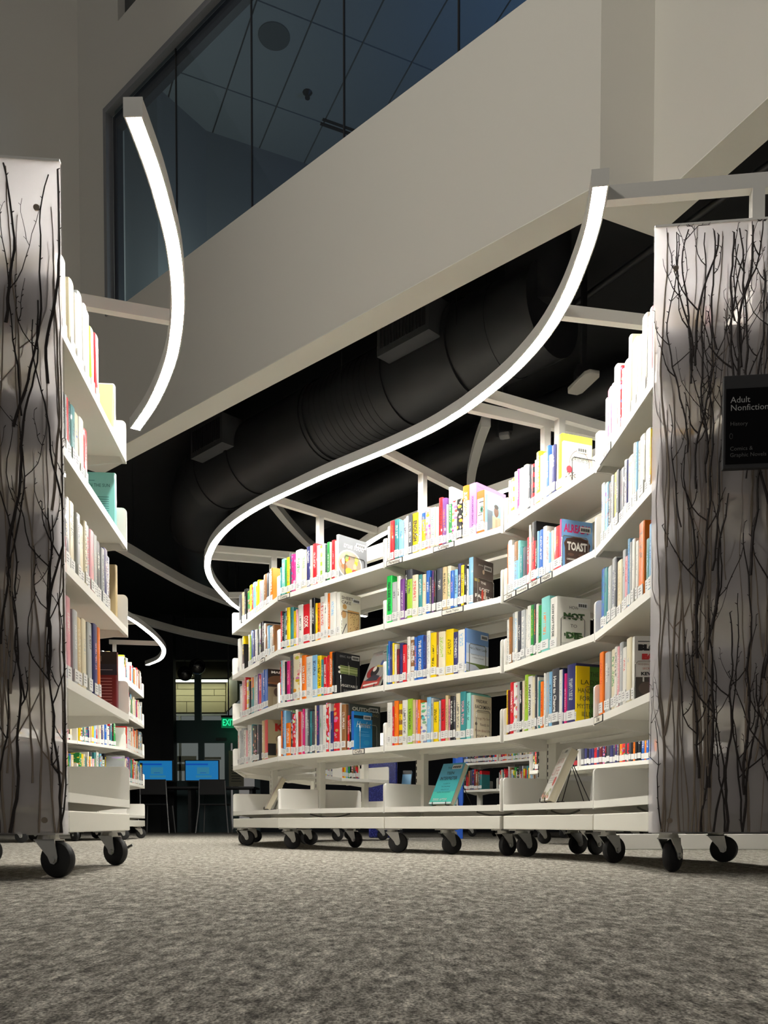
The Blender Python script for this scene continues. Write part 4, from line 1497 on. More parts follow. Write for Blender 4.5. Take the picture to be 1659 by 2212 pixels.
barcode('photo', 0.84, 0.86, 0.26)
art('lostfamily', [('r', 0, 0, 1, 1, '5c514b'), ('r', 0, 0, 1, 0.36, '4a403c'), ('t', 'THE', 0.5, 0.5, 0.26, 0.05, 'W', 0.0006), ('t', 'LOST', 0.55, 0.36, 0.5, 0.07, 'W', 0.0008), ('t', 'FAMILY', 0.5, 0.2, 0.86, 0.075, 'W', 0.0008),
                   ('d', 0.45, 0.24, 0.06, 0.12, 'b8402c'), ('d', 0.58, 0.27, 0.05, 0.1, 'd8b8a0'), ('d', 0.5, 0.1, 0.12, 0.05, '8a2a24'), ('d', 0.5, 0.74, 0.05, 0.05, 'd8c0a8'), ('r', 0.05, 0.5, 0.3, 0.56, '9a8a4c'), ('t', 'Jenna', 0.36, 0.87, 0.24, 0.04, 'W')])
barcode('lostfamily', 0.72, 0.84, 0.36)
art('notlazy', [('r', 0, 0, 1, 1, 'd3d8de'), ('r', 0, 0.68, 1, 1, '6f93c6'), ('r', 0, 0.45, 1, 0.68, 'b9c9de'), ('r', 0, 0, 1, 0.24, '55682c'), ('p', [(0.0, 0.05), (0.0, 0.22), (0.4, 0.2), (0.75, 0.08), (0.7, 0.02)], 'a9afbd'),
                ('d', 0.72, 0.09, 0.09, 0.07, '2a2024'), ('d', 0.78, 0.1, 0.06, 0.05, 'd8b8a0'), ('t', "He's Not Lazy", 0.52, 0.58, 0.8, 0.085, '2e3440'), ('t', 'Empowering Your Son', 0.52, 0.44, 0.62, 0.03, '4a505c'), ('t', 'to Believe in Himself', 0.52, 0.37, 0.5, 0.03, '4a505c')])
barcode('notlazy', 0.8, 0.87, 0.3)
art('worldbook', [('r', 0, 0, 1, 1, 'e2d8be'), ('t', 'FREDRIK', 0.45, 0.87, 0.62, 0.07, '2a2622', 0.0002), ('t', 'BACKMAN', 0.5, 0.74, 0.84, 0.085, '2a2622', 0.0002), ('r', 0.1, 0.62, 0.9, 0.626, '8a7a60'), ('t', 'Things My Son', 0.5, 0.48, 0.82, 0.07, '8a5a3c'),
                  ('t', 'Needs to', 0.6, 0.34, 0.5, 0.07, '6a4a38'), ('t', 'Know about the', 0.5, 0.2, 0.84, 0.065, '8a4a34'), ('t', 'World', 0.35, 0.07, 0.38, 0.07, '6a4a38'), ('d', 0.14, 0.35, 0.06, 0.04, '4a3024'), ('d', 0.68, 0.06, 0.06, 0.035, '4a3024')])
art('yellow', [('r', 0, 0, 1, 1, 'dfe03a')])
brd = [('r', 0, 0, 1, 1, 'f0ddd0'), ('d', 0.56, 0.54, 0.36, 0.31, '5a4a40'), ('d', 0.56, 0.54, 0.345, 0.296, 'efeee2'), ('t', "BRIDE'S", 0.56, 0.64, 0.58, 0.09, '7c8278'), ('t', 'BOOK OF ETIQUETTE', 0.56, 0.54, 0.42, 0.03, '9a9c94'),
       ('r', 0.36, 0.46, 0.76, 0.464, '9a9c94'), ('r', 0.4, 0.42, 0.72, 0.424, '9a9c94'), ('r', 0.42, 0.38, 0.7, 0.384, '9a9c94'), ('d', 0.2, 0.42, 0.1, 0.075, 'c8283c')]
for k in range(7):
    a, b = 0.06 + 0.05 * k, 0.24 + 0.035 * ((k * 3) % 4)
    brd.append(('p', [(a, b), (a + 0.05, b + 0.03), (a + 0.06, b + 0.015), (a + 0.015, b - 0.01)], '4c3434'))
art('brides', brd)
barcode('brides', 0.66, 0.86, 0.36)
art('toast', [('r', 0, 0, 1, 1, '74a4d4'), ('t', 'ALREADY', 0.49, 0.82, 0.84, 0.17, 'c8286c', 0.0008), ('p', [(0.12, 0.02), (0.88, 0.02), (0.9, 0.42), (0.93, 0.52), (0.84, 0.63), (0.6, 0.66), (0.4, 0.66), (0.16, 0.62), (0.08, 0.52), (0.11, 0.42)], '5c3a2c'),
              ('p', [(0.15, 0.05), (0.85, 0.05), (0.86, 0.42), (0.89, 0.52), (0.8, 0.6), (0.6, 0.63), (0.4, 0.63), (0.19, 0.59), (0.12, 0.51), (0.14, 0.42)], '3d2a24'), ('t', 'TOAST', 0.5, 0.46, 0.64, 0.18, 'W', 0.0008),
              ('t', 'CAREGIVING AND BURNOUT', 0.5, 0.2, 0.66, 0.035, 'W', 0.0003), ('t', 'IN AMERICA', 0.5, 0.12, 0.34, 0.035, 'W', 0.0003), ('d', 0.3, 0.3, 0.1, 0.03, '5a4034'), ('d', 0.66, 0.3, 0.12, 0.03, '5a4034')])
barcode('toast', 0.76, 0.83, 0.34)
die = [('r', 0, 0, 1, 1, 'd9d6cc'), ('t', 'HOW', 0.5, 0.8, 0.28, 0.06, '3c3c38'), ('t', 'NOT', 0.5, 0.63, 0.64, 0.13, '3a5a2e', 0.0014), ('t', 'TO', 0.5, 0.45, 0.2, 0.06, '3c3c38'), ('t', 'DIE', 0.5, 0.26, 0.48, 0.13, '3a5a2e', 0.0014),
       ('r', 0.1, 0.12, 0.86, 0.124, '6c6c66'), ('t', 'Discover the Foods Scientifically Proven', 0.5, 0.095, 0.7, 0.022, '5c5c58'), ('t', 'to Prevent and Reverse Disease', 0.5, 0.06, 0.54, 0.022, '5c5c58')]
for k in range(14):
    die.append(('d', rr.uniform(0.22, 0.8), rr.choice((rr.uniform(0.57, 0.68), rr.uniform(0.2, 0.32))), 0.025, 0.018, rr.choice(['243c1e', '4f7a36', '2c4a22'])))
art('nottodie', die)
barcode('nottodie', 0.76, 0.86, 0.3)
o, w, d, h = NAMED['nottodie']
text('HOW NOT TO DIE', o, ink('K'), Matrix.Translation((w * 0.45, -0.0012, h * 0.56)) @ MSP, 0.02, width=h * 0.62, height=w * 0.3, bold=0.0004)
art('handbook', [('r', 0, 0, 1, 1, '47762c'), ('r', 0, 0, 0.46, 1, 'f0d208'), ('t', 'THE', 0.62, 0.86, 0.3, 0.08, '2a3418'), ('t', "LADY'S", 0.55, 0.71, 0.8, 0.085, '2a3418'), ('t', 'HANDBOOK', 0.52, 0.56, 0.94, 0.085, '2a3418'), ('t', 'FOR  HER', 0.52, 0.42, 0.8, 0.085, '2a3418'),
                 ('t', 'MYSTERIOUS', 0.5, 0.28, 0.94, 0.085, '2a3418'), ('t', 'ILLNESS', 0.52, 0.14, 0.66, 0.085, '2a3418'), ('r', 0.78, 0.02, 1, 0.2, 'a82c34')])
art('blood', [('r', 0, 0, 1, 1, 'd6d2ce'), ('r', 0.08, 0.91, 0.96, 0.922, 'K'), ('t', 'BLOOD', 0.52, 0.82, 0.88, 0.1, 'K', 0.002), ('t', 'EARTH', 0.56, 0.68, 0.76, 0.09, 'b8282c', 0.002), ('t', 'MODERN SLAVERY, ECOCIDE', 0.5, 0.565, 0.84, 0.03, '8c4a40'),
              ('t', 'SECRET TO SAVING', 0.55, 0.5, 0.7, 0.03, 'b04a40'), ('t', 'KEVIN BALES', 0.56, 0.42, 0.8, 0.055, 'K', 0.001), ('r', 0.02, 0, 1, 0.37, '39302b'), ('d', 0.3, 0.2, 0.2, 0.1, '55463c'), ('d', 0.7, 0.12, 0.2, 0.08, '463a33'), ('r', 0.2, 0.3, 0.24, 0.37, 'd6d2ce'), ('r', 0.6, 0.32, 0.64, 0.37, 'd6d2ce')])
art('circles', [('r', 0, 0, 1, 1, 'e9b21c'), ('t', 'Adam', 0.6, 0.9, 0.4, 0.04, 'K'), ('d', 0.7, 0.68, 0.2, 0.12, '2a2420'), ('d', 0.7, 0.68, 0.13, 0.08, 'e9b21c'), ('d', 0.66, 0.45, 0.16, 0.09, '4a9a8c'), ('r', 0.5, 0.22, 0.85, 0.36, 'b8481c'), ('d', 0.6, 0.1, 0.18, 0.06, 'd8a018')])
art('portrait', [('r', 0, 0, 1, 1, '8a7c62'), ('r', 0, 0.55, 1, 1, '30241e'), ('d', 0.5, 0.72, 0.5, 0.12, '6a4a32'), ('r', 0, 0.62, 1, 0.66, '8a5a38'), ('t', 'MARK', 0.5, 0.92, 0.7, 0.06, 'W', 0.001), ('d', 0.5, 0.42, 0.22, 0.12, '4a382c'), ('r', 0.25, 0, 0.75, 0.3, '9c9078')])
art('redk', [('r', 0, 0, 1, 1, '9a8c6c'), ('t', 'K', 0.55, 0.8, 0.5, 0.2, 'b02820', 0.001), ('r', 0, 0.1, 0.4, 0.4, '1e1c1a'), ('d', 0.6, 0.52, 0.22, 0.1, '7a6a54'), ('d', 0.65, 0.2, 0.25, 0.14, '8a5a40')])
o, w, d, h = NAMED['purple']
text('SCHOLARSHIPS GRANTS &', o, ink('5a2a66'), Matrix.Translation((w * 0.5, -0.0012, h * 0.48)) @ MSP, 0.02, width=h * 0.56, height=w * 0.22, bold=0.0004)

# books at the far end of the left run: their back covers face us ---------------
for (l, t, w, d, h, ka, lab, name) in ((0, 0.775, 0.03, 0.145, 0.225, 'W', 'white book with grey cover picture at the far end of the left top shelf', 'tl0'),
                                       (1, 0.780, 0.026, 0.16, 0.226, 'A', 'pale aqua book with printed back cover, far end of the left second shelf', 'tl1'),
                                       (2, 0.780, 0.026, 0.15, 0.214, 'E', 'tan book with printed back cover, far end of the left third shelf', 'tl2'),
                                       (3, 0.775, 0.03, 0.145, 0.214, 'F', 'black and maroon book at the far end of the left fourth shelf', 'tl3')):
    rnd = random.Random(l + 90)
    o = new_book(bay_matrix(UC, 0, l, t, 0.03), w, d, h, ka, 'W', 'n', rnd, lab, 'books facing us on the left bookshelf', spine_label=False)
    NAMED[name] = (o, w, d, h)
lines = [('r', 0.12, 0.62 - 0.035 * k, 0.86, 0.63 - 0.035 * k, '3d7f82') for k in range(12)]
art('tl1', [('t', 'BUBBLE IN THE SUN', 0.5, 0.8, 0.76, 0.05, '1f5a60'), ('r', 0.34, 0.87, 0.56, 0.878, '3d7f82')] + lines, 'left')
art('tl2', [('r', 0.3, 0.8 - 0.06 * k, 0.85, 0.808 - 0.06 * k, '8a6a3c') for k in range(10)], 'left')
art('tl3', [('r', 0, 0.8, 1, 1, '1b191a'), ('r', 0, 0.62, 1, 0.8, '1d2434'), ('t', '8 5 501', 0.4, 0.88, 0.5, 0.09, '7a756c')] + [('r', 0.1, 0.56 - 0.05 * k, 0.88, 0.568 - 0.05 * k, 'd8a8a8') for k in range(10)] + [('r', 0.05, 0.7, 0.9, 0.706, 'c8ccd4')], 'left')
art('tl0', [('d', 0.5, 0.6, 0.36, 0.3, 'a9b6b8'), ('d', 0.5, 0.62, 0.2, 0.2, 'c9d4d4'), ('r', 0.2, 0.1, 0.8, 0.3, '9fb0b4')], 'left')
rnd = random.Random(77)
M = bay_matrix(UC, 0, 0, 0.69, 0.02) @ Matrix.Rotation(math.radians(12), 4, 'Y')
o = new_book(M, 0.022, 0.15, 0.205, 'E', 'U', 't', rnd, 'tan book slumped against the white one on the left top shelf', 'books on the top shelf of the left bookshelf')


# wire supports -------------------------------------------------------------------
def wire_support(U, i, l, t, v0, v1, h, label, m=None):
    M = bay_matrix(U, i, l, t)
    u = 0.0028
    pts = [(u, v0, 0.002), (u, v0, h * 0.5), (u, v0, h - 0.008), (u, v0 + 0.008, h), (u, (v0 + v1) / 2, h), (u, v1 - 0.008, h), (u, v1, h - 0.008), (u, v1, h * 0.5), (u, v1, 0.002), (u - 0.045, v1, 0.002)]
    mb = MB()
    mb.tube([M @ Vector(p) for p in pts], 0.0019, 6)
    o = M.translation
    q = mb.build('wire_book_support', m or WIREC, None, True, origin=(o.x, o.y, o.z))
    tag(q, label, 'book support', 'wire book supports')


for (nm, U, i, l, v0, v1, h, lab) in (
        ('truefood', UA, 1, 0, 0.05, 0.19, 0.125, 'thin wire book support against the grey food book'),
        ('sheetcake', UA, 1, 1, 0.02, 0.15, 0.13, 'thin wire book support against the sheet cake book'),
        ('vegetable', UA, 1, 2, 0.04, 0.15, 0.11, 'thin wire book support against the black vegetable book'),
        ('hamlet', UA, 1, 3, 0.05, 0.17, 0.135, 'thin wire book support in front of the bright blue book'),
        ('lostfamily', UA, 2, 1, 0.04, 0.16, 0.125, 'thin wire book support against the dark brown family book'),
        ('notlazy', UA, 2, 2, 0.03, 0.15, 0.135, 'thin wire book support against the grass and sky book'),
        ('worldbook', UA, 2, 3, 0.03, 0.13, 0.13, 'thin wire book support against the cream lettered book'),
        ('brides', UB, 0, 0, 0.05, 0.16, 0.125, 'thin wire book support against the pink wedding book'),
        ('toast', UB, 0, 1, 0.01, 0.13, 0.125, 'thin wire book support against the blue toast book'),
        ('nottodie', UB, 0, 2, 0.03, 0.14, 0.125, 'thin wire book support against the pale grey book with leafy letters'),
        ('handbook', UB, 0, 3, 0.05, 0.15, 0.135, 'thin wire book support against the yellow and green book'),
        ('blood', UB, 1, 3, 0.016, 0.13, 0.125, 'thin wire book support against the white and black book by the right panel')):
    o, w, d, h_ = NAMED[nm]
    u = (U.P[i + 1] - U.P[i]).normalized()
    t = (Vector(o.matrix_world.translation.xy) - U.P[i]).dot(u) + w + 0.002
    wire_support(U, i, l, t, v0, v1, h, lab, WIREC if l else WIRE)


# books on wire easels --------------------------------------------------------------
def easel_book(U, i, l, t, v, w, th, h, tilt, yaw, ka, kind, label, name, ez=0.012, roll=0.0):
    M = bay_matrix(U, i, l, t, v) @ Matrix.Rotation(yaw, 4, 'Z')
    z0 = M.translation.copy()
    B = M @ Matrix.Translation((0, 0, ez)) @ Matrix.Rotation(-tilt, 4, 'X') @ Matrix.Rotation(roll, 4, 'Y') @ Matrix.Rotation(-math.pi / 2, 4, 'Z') @ Matrix.Translation((-th, 0, 0))
    rnd = random.Random(len(name))
    o = new_book(B, th, w, h, ka, 'W', kind, rnd, label, 'books standing on wire easels', spine_label=False, plain=True)
    NAMED[name] = (o, th, w, h)
    mb = MB()
    for s in (0.2, 0.8):
        x = s * w
        mb.tube([M @ Vector(p) for p in ((x, -0.004, 0.022), (x, -0.006, 0.007), (x, 0.0, 0.005), (x, 0.04 + th, 0.006))], 0.0019, 6)
        top = M @ Vector((w * (0.42 if s < 0.5 else 0.58), th + 0.012 + 0.72 * h * math.sin(tilt), 0.72 * h * math.cos(tilt) + 0.01))
        mb.tube([M @ Vector((x, 0.03 + th, 0.004)), top], 0.0019, 6)
        mb.tube([top, M @ Vector((x, 0.055 + th + 0.95 * h * math.sin(tilt), 0.003))], 0.0019, 6)
    q = mb.build('wire_easel', WIRE, None, True, origin=tuple(z0))
    tag(q, 'black wire easel under the ' + label.split(' propped')[0].split(' leaning')[0], 'easel', 'wire book easels')
    return o


easel_book(UA, 2, 4, 0.235, 0.075, 0.15, 0.03, 0.225, math.radians(27), math.radians(-4), 'A', 'n', 'aqua teen book propped on a wire easel in the middle base shelf', 'teen')
art('teen', [('r', 0, 0, 1, 1, '3fb0b8'), ('r', 0, 0.6, 1, 1, '55a6c6'), ('r', 0, 0, 1, 0.3, '48c8b8'), ('t', 'THE', 0.4, 0.88, 0.22, 0.05, '1c4a58'), ('t', 'TEEN', 0.5, 0.75, 0.34, 0.07, '1c4a58', 0.0006), ('t', 'INTERPRETER', 0.5, 0.62, 0.76, 0.08, '1c4a58', 0.0006), ('t', 'A GUIDE TO', 0.5, 0.49, 0.3, 0.035, '1c4a58'),
              ('t', 'THE CHALLENGES', 0.5, 0.42, 0.4, 0.035, '1c4a58'), ('t', 'AND JOYS OF', 0.5, 0.35, 0.36, 0.035, '1c4a58'), ('t', 'RAISING ADOLESCENTS', 0.5, 0.28, 0.6, 0.035, '1c4a58'), ('t', 'TERRI APTER', 0.42, 0.1, 0.64, 0.06, 'W', 0, 0.3), ('r', 0, 0, 1, 0.04, 'e8f0f0')])
barcode('teen', 0.72, 0.9, 0.42)
easel_book(UB, 0, 4, 0.20, 0.07, 0.155, 0.036, 0.235, math.radians(24), math.radians(-20), 'W', 'n', 'white healthy eating book propped on a wire easel in the fourth base shelf', 'eat')
eat = [('r', 0, 0, 1, 1, 'dcd9d2'), ('t', 'JOEL FUHRMAN', 0.42, 0.93, 0.6, 0.04, '8a8a86'), ('t', 'EAT FOR', 0.5, 0.75, 0.74, 0.1, 'c08a84'), ('t', 'LIFE', 0.46, 0.56, 0.74, 0.15, 'c08a84'), ('r', 0.1, 0.43, 0.8, 0.436, '6a6a68'), ('r', 0.1, 0.385, 0.74, 0.391, '6a6a68'), ('r', 0.1, 0.34, 0.62, 0.346, '6a6a68'), ('d', 0.82, 0.36, 0.13, 0.09, 'b8483c')]
for k in range(24):
    eat.append(('d', rr.uniform(0.04, 0.95), rr.uniform(0.04, 0.2), rr.uniform(0.03, 0.07), rr.uniform(0.02, 0.04), rr.choice(['b84a3c', '8a9a6a', 'd8c0a8', '6a5a58', 'c86a5a', 'a0a8a0', 'e0d0c0'])))
art('eat', eat)
barcode('eat', 0.76, 0.93, 0.34)
easel_book(UA, 1, 2, 0.655, 0.05, 0.165, 0.014, 0.215, math.radians(24), math.radians(-8), 'G', 'n', 'grey motor book leaning on a wire easel beside the black vegetable book', 'motor')
art('motor', [('r', 0, 0, 1, 1, '9a9894'), ('r', 0, 0, 1, 0.22, 'a83a34'), ('d', 0.35, 0.42, 0.28, 0.16, '8a2a28'), ('d', 0.5, 0.42, 0.22, 0.13, '2c2a2c'), ('d', 0.45, 0.5, 0.1, 0.07, 'd8ccc0'), ('d', 0.75, 0.62, 0.07, 0.09, '4a5a9a'), ('t', 'FORD', 0.45, 0.9, 0.5, 0.06, '9c6a60', 0, 0.2), ('r', 0.1, 0.05, 0.9, 0.1, 'd8d0c8'), ('p', [(0.5, 0.55), (0.9, 0.5), (0.92, 0.54), (0.52, 0.6)], 'c8b048'), ('p', [(0.1, 0.2), (0.8, 0.14), (0.9, 0.26), (0.5, 0.34)], '3c3a44')])
barcode('motor', 0.76, 0.93, 0.3)
easel_book(UA, 0, 4, 0.44, 0.08, 0.15, 0.028, 0.22, math.radians(28), math.radians(-14), 'C', 'n', 'pale book leaning on a wire easel in the far left base shelf', 'pale')
art('pale', [('r', 0, 0, 1, 1, 'cfc6bc'), ('d', 0.5, 0.6, 0.3, 0.2, 'b49a94'), ('d', 0.4, 0.3, 0.3, 0.15, 'a89c94')])

# clip-on shelf labels -----------------------------------------------------------------
HOLD = mat('label_holder_black', (0.02, 0.02, 0.02, 1), 0.4)
LABC = mat('label_card', (0.83, 0.80, 0.70, 1), 0.5)


def holder(U, i, l, t0, t1, body):
    sh, a, u, n, L = U.shelf[(i, l)]
    z0, z1 = ZS[l] - 0.028, ZS[l] - 0.001
    m = MB()

    def q(s, off):
        return tuple(a + u * s - n * off)
    m.prism([q(t0, 0.0005), q(t1, 0.0005), q(t1, 0.003), q(t0, 0.003)], z0, z1, 0)
    m.prism([q(t0 + 0.004, 0.003), q(t1 - 0.004, 0.003), q(t1 - 0.004, 0.0036), q(t0 + 0.004, 0.0036)], z0 + 0.003, z1 - 0.003, 1)
    m.build('label_holder', [HOLD, LABC], sh)
    c = a + u * ((t0 + t1) / 2) - n * 0.0042
    loc = Vector((c.x, c.y, (z0 + z1) / 2)) - Vector(U.root.location)
    R = Matrix.Translation(loc) @ Matrix.Rotation(math.atan2(u.y, u.x), 4, 'Z') @ Matrix.Rotation(math.pi / 2, 4, 'X')
    text(body, sh, ink('3a2a26'), R, 0.013, width=min(0.075, 0.0095 * len(body)), name='label_text', bold=0.0002)


holder(UA, 2, 0, 0.02, 0.13, 'Parenting')
holder(UA, 2, 0, 0.33, 0.46, 'College')
holder(UA, 2, 1, 0.385, 0.515, 'Family Topics')
holder(UA, 1, 3, 0.655, 0.745, 'Crafts')
holder(UA, 1, 0, 0.01, 0.12, 'Cooking')
holder(UA, 0, 1, 0.62, 0.72, 'Sewing')
holder(UB, 0, 1, 0.01, 0.115, 'Dying')
holder(UB, 0, 1, 0.12, 0.215, 'Housekeeping')
holder(UB, 0, 1, 0.22, 0.315, 'Grief')
holder(UB, 0, 1, 0.318, 0.40, 'Health')
holder(UB, 1, 0, 0.06, 0.19, 'Aging')
holder(UB, 1, 3, 0.01, 0.12, 'Diet')

# remaining books: small in the picture, glimpsed on backs and far shelves ----------------
DARKS = 'KDVFKBTRKDUKOVK'
MIXED = 'WCGDKROYNTBSVPIUEWGC'


def fill(U, i, l, t0, t1, colours, back=False, hmin=0.17, hmax=0.235, seed=1, v=0.014):
    rnd = random.Random(seed)
    t = t0
    if back:
        a, b = U.bk[i + 1], U.bk[i]
    else:
        a, b = U.P[i], U.P[i + 1]
    u = (b - a).normalized()
    n = Vector((-u.y, u.x))
    while t < t1:
        w = rnd.uniform(0.014, 0.034)
        h = rnd.uniform(hmin, hmax)
        p = a + u * t + n * (v + rnd.uniform(0, 0.006))
        M = Matrix.Translation((p.x, p.y, ZS[l] + 0.0004)) @ Matrix.Rotation(math.atan2(u.y, u.x), 4, 'Z')
        ka = rnd.choice(colours)
        kb = rnd.choice('WKWYR') if ka not in 'WC' else rnd.choice('KRBD')
        STUFF.add(M, w - 0.0006, h * 0.7, h, col(ka), col(kb), (rnd.choice((0, 0, 0, 0.25, 0.75)), rnd.random(), rnd.random(), 1), rnd)
        t += w


fill(UF, 1, 3, 0.01, 0.80, DARKS, seed=2)
fill(UF, 0, 3, 0.02, 0.36, DARKS, seed=3)
fill(UF, 1, 2, 0.02, 0.75, DARKS, seed=13)
fill(UE, 0, 2, 0.01, 0.47, DARKS, seed=4)
fill(UE, 1, 2, 0.01, 0.9, MIXED, seed=5)
fill(UE, 0, 3, 0.01, 0.26, DARKS, seed=6)
fill(UE, 1, 3, 0.01, 0.9, MIXED, seed=7)
for l, s in ((0, 20), (1, 21), (2, 22), (3, 23)):
    fill(UD, 2, l, 0.02, 0.93, MIXED if l % 2 else 'WGCDRKSWO', seed=s)
    fill(UD, 1, l, 0.05, 0.52 if l != 3 else 0.4, MIXED, seed=s + 10)
    fill(UD, 0, l, 0.05, 0.62, MIXED, seed=s + 20)
fill(UG, 0, 3, 0.02, 0.22, MIXED, back=True, seed=30)
fill(UG, 0, 2, 0.02, 0.22, MIXED, back=True, seed=31)
fill(UG, 1, 3, 0.1, 0.4, MIXED, back=True, seed=32)
# backs of books on the far side of the near runs (their page edges show)
fill(UA, 1, 0, 0.15, 0.36, 'UECG', back=True, hmin=0.16, hmax=0.2, seed=41)
fill(UA, 1, 1, 0.12, 0.34, 'UECKR', back=True, hmin=0.17, hmax=0.2, seed=42)
fill(UA, 1, 3, 0.10, 0.30, 'DKUF', back=True, seed=43)
fill(UA, 2, 2, 0.06, 0.22, 'DUKE', back=True, seed=44)
fill(UA, 2, 3, 0.06, 0.25, 'KDUE', back=True, seed=45)
fill(UB, 0, 1, 0.30, 0.60, 'WERC', back=True, seed=46)
tag(STUFF.build('books'), 'the many other small books on far shelves and on the backs of the near ones', 'books', kind='stuff')

# ---------------------------------------------------------------- hanging sign on the right panel
o0 = Vector((0.918, 2.365))
sd = Vector((0.994, -0.11)).normalized()
so = Vector((-0.11, -0.994)).normalized()
sg = thing('direction_sign', (o0.x, o0.y, 1.1), 'black Adult Nonfiction sign fixed to the right-hand twig panel', 'sign')


def sq(a, e):
    return tuple(o0 + sd * a + so * e)


m = MB()
m.prism([sq(0, 0), sq(0.24, 0), sq(0.24, 0.016), sq(0, 0.016)], 1.104, 1.352)
bevel(m.build('frame', mat('sign_frame_grey', (0.05, 0.05, 0.053, 1), 0.8, spec=0.15), sg), 0.002)
m = MB()
m.prism([sq(0.006, 0.016), sq(0.234, 0.016), sq(0.234, 0.0175), sq(0.006, 0.0175)], 1.116, 1.316)
m.build('black_face', mat('sign_black', (0.004, 0.004, 0.005, 1), 0.9, spec=0.1), sg)
m = MB()
for s in (0.05, 0.19):
    m.prism([sq(s, -0.03), sq(s + 0.02, -0.03), sq(s + 0.02, 0), sq(s, 0)], 1.30, 1.33)
m.build('bracket', BLACKM, sg)
SIGNW = mat('sign_lettering', (0.42, 0.42, 0.42, 1), 0.6)
SIGND = mat('sign_lettering_faint', (0.11, 0.11, 0.11, 1), 0.6)
Rs = Matrix.Rotation(math.atan2(sd.y, sd.x), 4, 'Z') @ Matrix.Rotation(math.pi / 2, 4, 'X')
for body, z, hh, ml in (('Adult', 1.285, 0.023, SIGNW), ('Nonfiction', 1.264, 0.023, SIGNW), ('History', 1.222, 0.015, SIGND), ('Comics &', 1.156, 0.015, SIGND), ('Graphic Novels', 1.139, 0.015, SIGND)):
    p = o0 + sd * 0.017 + so * 0.0182
    text(body, sg, ml, Matrix.Translation((p.x - o0.x, p.y - o0.y, z - 1.1)) @ Rs, hh, name='lettering', align='LEFT')
m = MB()
for k, (a, z) in enumerate(((0.128, 1.338), (0.136, 1.344), (0.128, 1.328), (0.137, 1.333), (0.146, 1.338))):
    p = o0 + sd * a + so * 0.0165
    m.prism([tuple(p), tuple(p + sd * 0.007), tuple(p + sd * 0.007 + so * 0.0006), tuple(p + so * 0.0006)], z, z + 0.004)
m.build('leaf_mark', BLACKM, sg)
m = MB()
p = o0 + sd * 0.02 + so * 0.0176
m.tube([(p.x + sd.x * 0.004 * math.cos(t), p.y, 1.19 + 0.007 * math.sin(t)) for t in [k * math.pi / 8 for k in range(17)]], 0.0006, 4)
m.build('dewey_mark', SIGND, sg)

# ---------------------------------------------------------------- ducts and ceiling fittings
DU = V2((0.708, -0.705)).normalized()
DZ = 3.25
DR = 0.285
d0, d1 = V2((-1.55, 7.83)), V2((0.80, 5.49))
duct = thing('air_duct', (0, 6.66, DZ), 'big round black air duct running under the dark ceiling', 'duct')
m = MB()
m.tube([(d0.x, d0.y, DZ), (d1.x, d1.y, DZ)], DR, 40)
m.build('main_pipe', DUCTM, duct, True)
d2 = V2((-1.95, 9.1))
m = MB()
m.tube([(d0.x + 0.1, d0.y - 0.1, DZ), (d0.x - 0.08, d0.y + 0.12, DZ), (d0.x - 0.2, d0.y + 0.45, DZ), (d2.x, d2.y, DZ), (d2.x - 0.25, d2.y + 1.6, DZ)], DR * 0.98, 40)
m.build('branch_pipe', DUCTM, duct, True)


def ring(p, dirv, r, w=0.03):
    m = MB()
    a, b = p - dirv * w / 2, p + dirv * w / 2
    m.tube([(a.x, a.y, DZ), (b.x, b.y, DZ)], r, 40)
    m.build('flange_ring', DUCTM, duct, True)


for t in (0.14, 0.62, 1.55, 1.60, 2.42, 3.0):
    ring(d0 + DU * t, DU, DR + (0.012 if t != 3.0 else 0.02))
ring(d2 + V2((0.03, -0.1)), V2((-0.155, 0.988)), DR + 0.014)
for k in range(12):
    ring(d0 + DU * (1.62 + k * 0.06), DU, DR + 0.0025, 0.006)
m = MB()
m.tube([(d1.x + 0.14, d1.y - 0.14, DZ + 0.0), (d1.x + 0.14, d1.y - 0.14, 3.72)], 0.2, 28)
m.build('riser', DUCTM, duct, True)
m = MB()
e = d1 + DU * 0.02
m.tube([(d1.x - 0.05, d1.y + 0.05, DZ), (d1.x + 0.22, d1.y - 0.22, DZ)], [DR * 0.99, DR * 0.97], 40)
m.build('end_section', DUCTM, duct, True)
DN = Vector((-DU.y, DU.x))
if DN.y > 0:
    DN = -DN
VENTM = mat('vent_dark', (0.006, 0.006, 0.007, 1), 0.8)
VENTF = mat('vent_box_paint', (0.035, 0.036, 0.039, 1), 0.6)
for t in (0.28, 2.52):
    c = d0 + DU * t
    m = MB()
    a, b = c + DN * 0.16, c + DN * 0.40
    m.prism([tuple(a), tuple(a + DU * 0.46), tuple(b + DU * 0.46), tuple(b)], DZ - 0.02, DZ + 0.22)
    vb = m.build('vent_box', VENTF, duct)
    m = MB()
    g0 = b + DN * 0.003
    m.prism([tuple(g0 + DU * 0.03), tuple(g0 + DU * 0.43), tuple(g0 + DU * 0.43 - DN * 0.002), tuple(g0 + DU * 0.03 - DN * 0.002)], DZ + 0.02, DZ + 0.19)
    m.build('grille_opening', VENTM, vb)
    m = MB()
    for k in range(14):
        s = 0.04 + k * 0.028
        p = g0 + DU * s
        m.prism([tuple(p), tuple(p + DU * 0.004), tuple(p + DU * 0.004 + DN * 0.008), tuple(p + DN * 0.008)], DZ + 0.02, DZ + 0.19)
    m.build('grille_bars', DUCTM, vb)
for (x, y) in ((-1.2, 7.48), (-0.1, 6.39), (0.65, 5.64)):
    for s in (-1, 1):
        m = MB()
        m.tube([(x + DN.x * s * DR, y + DN.y * s * DR, DZ), (x + DN.x * s * DR, y + DN.y * s * DR, 3.72)], 0.004, 5)
        m.build('hanger_rod', DUCTM, duct)
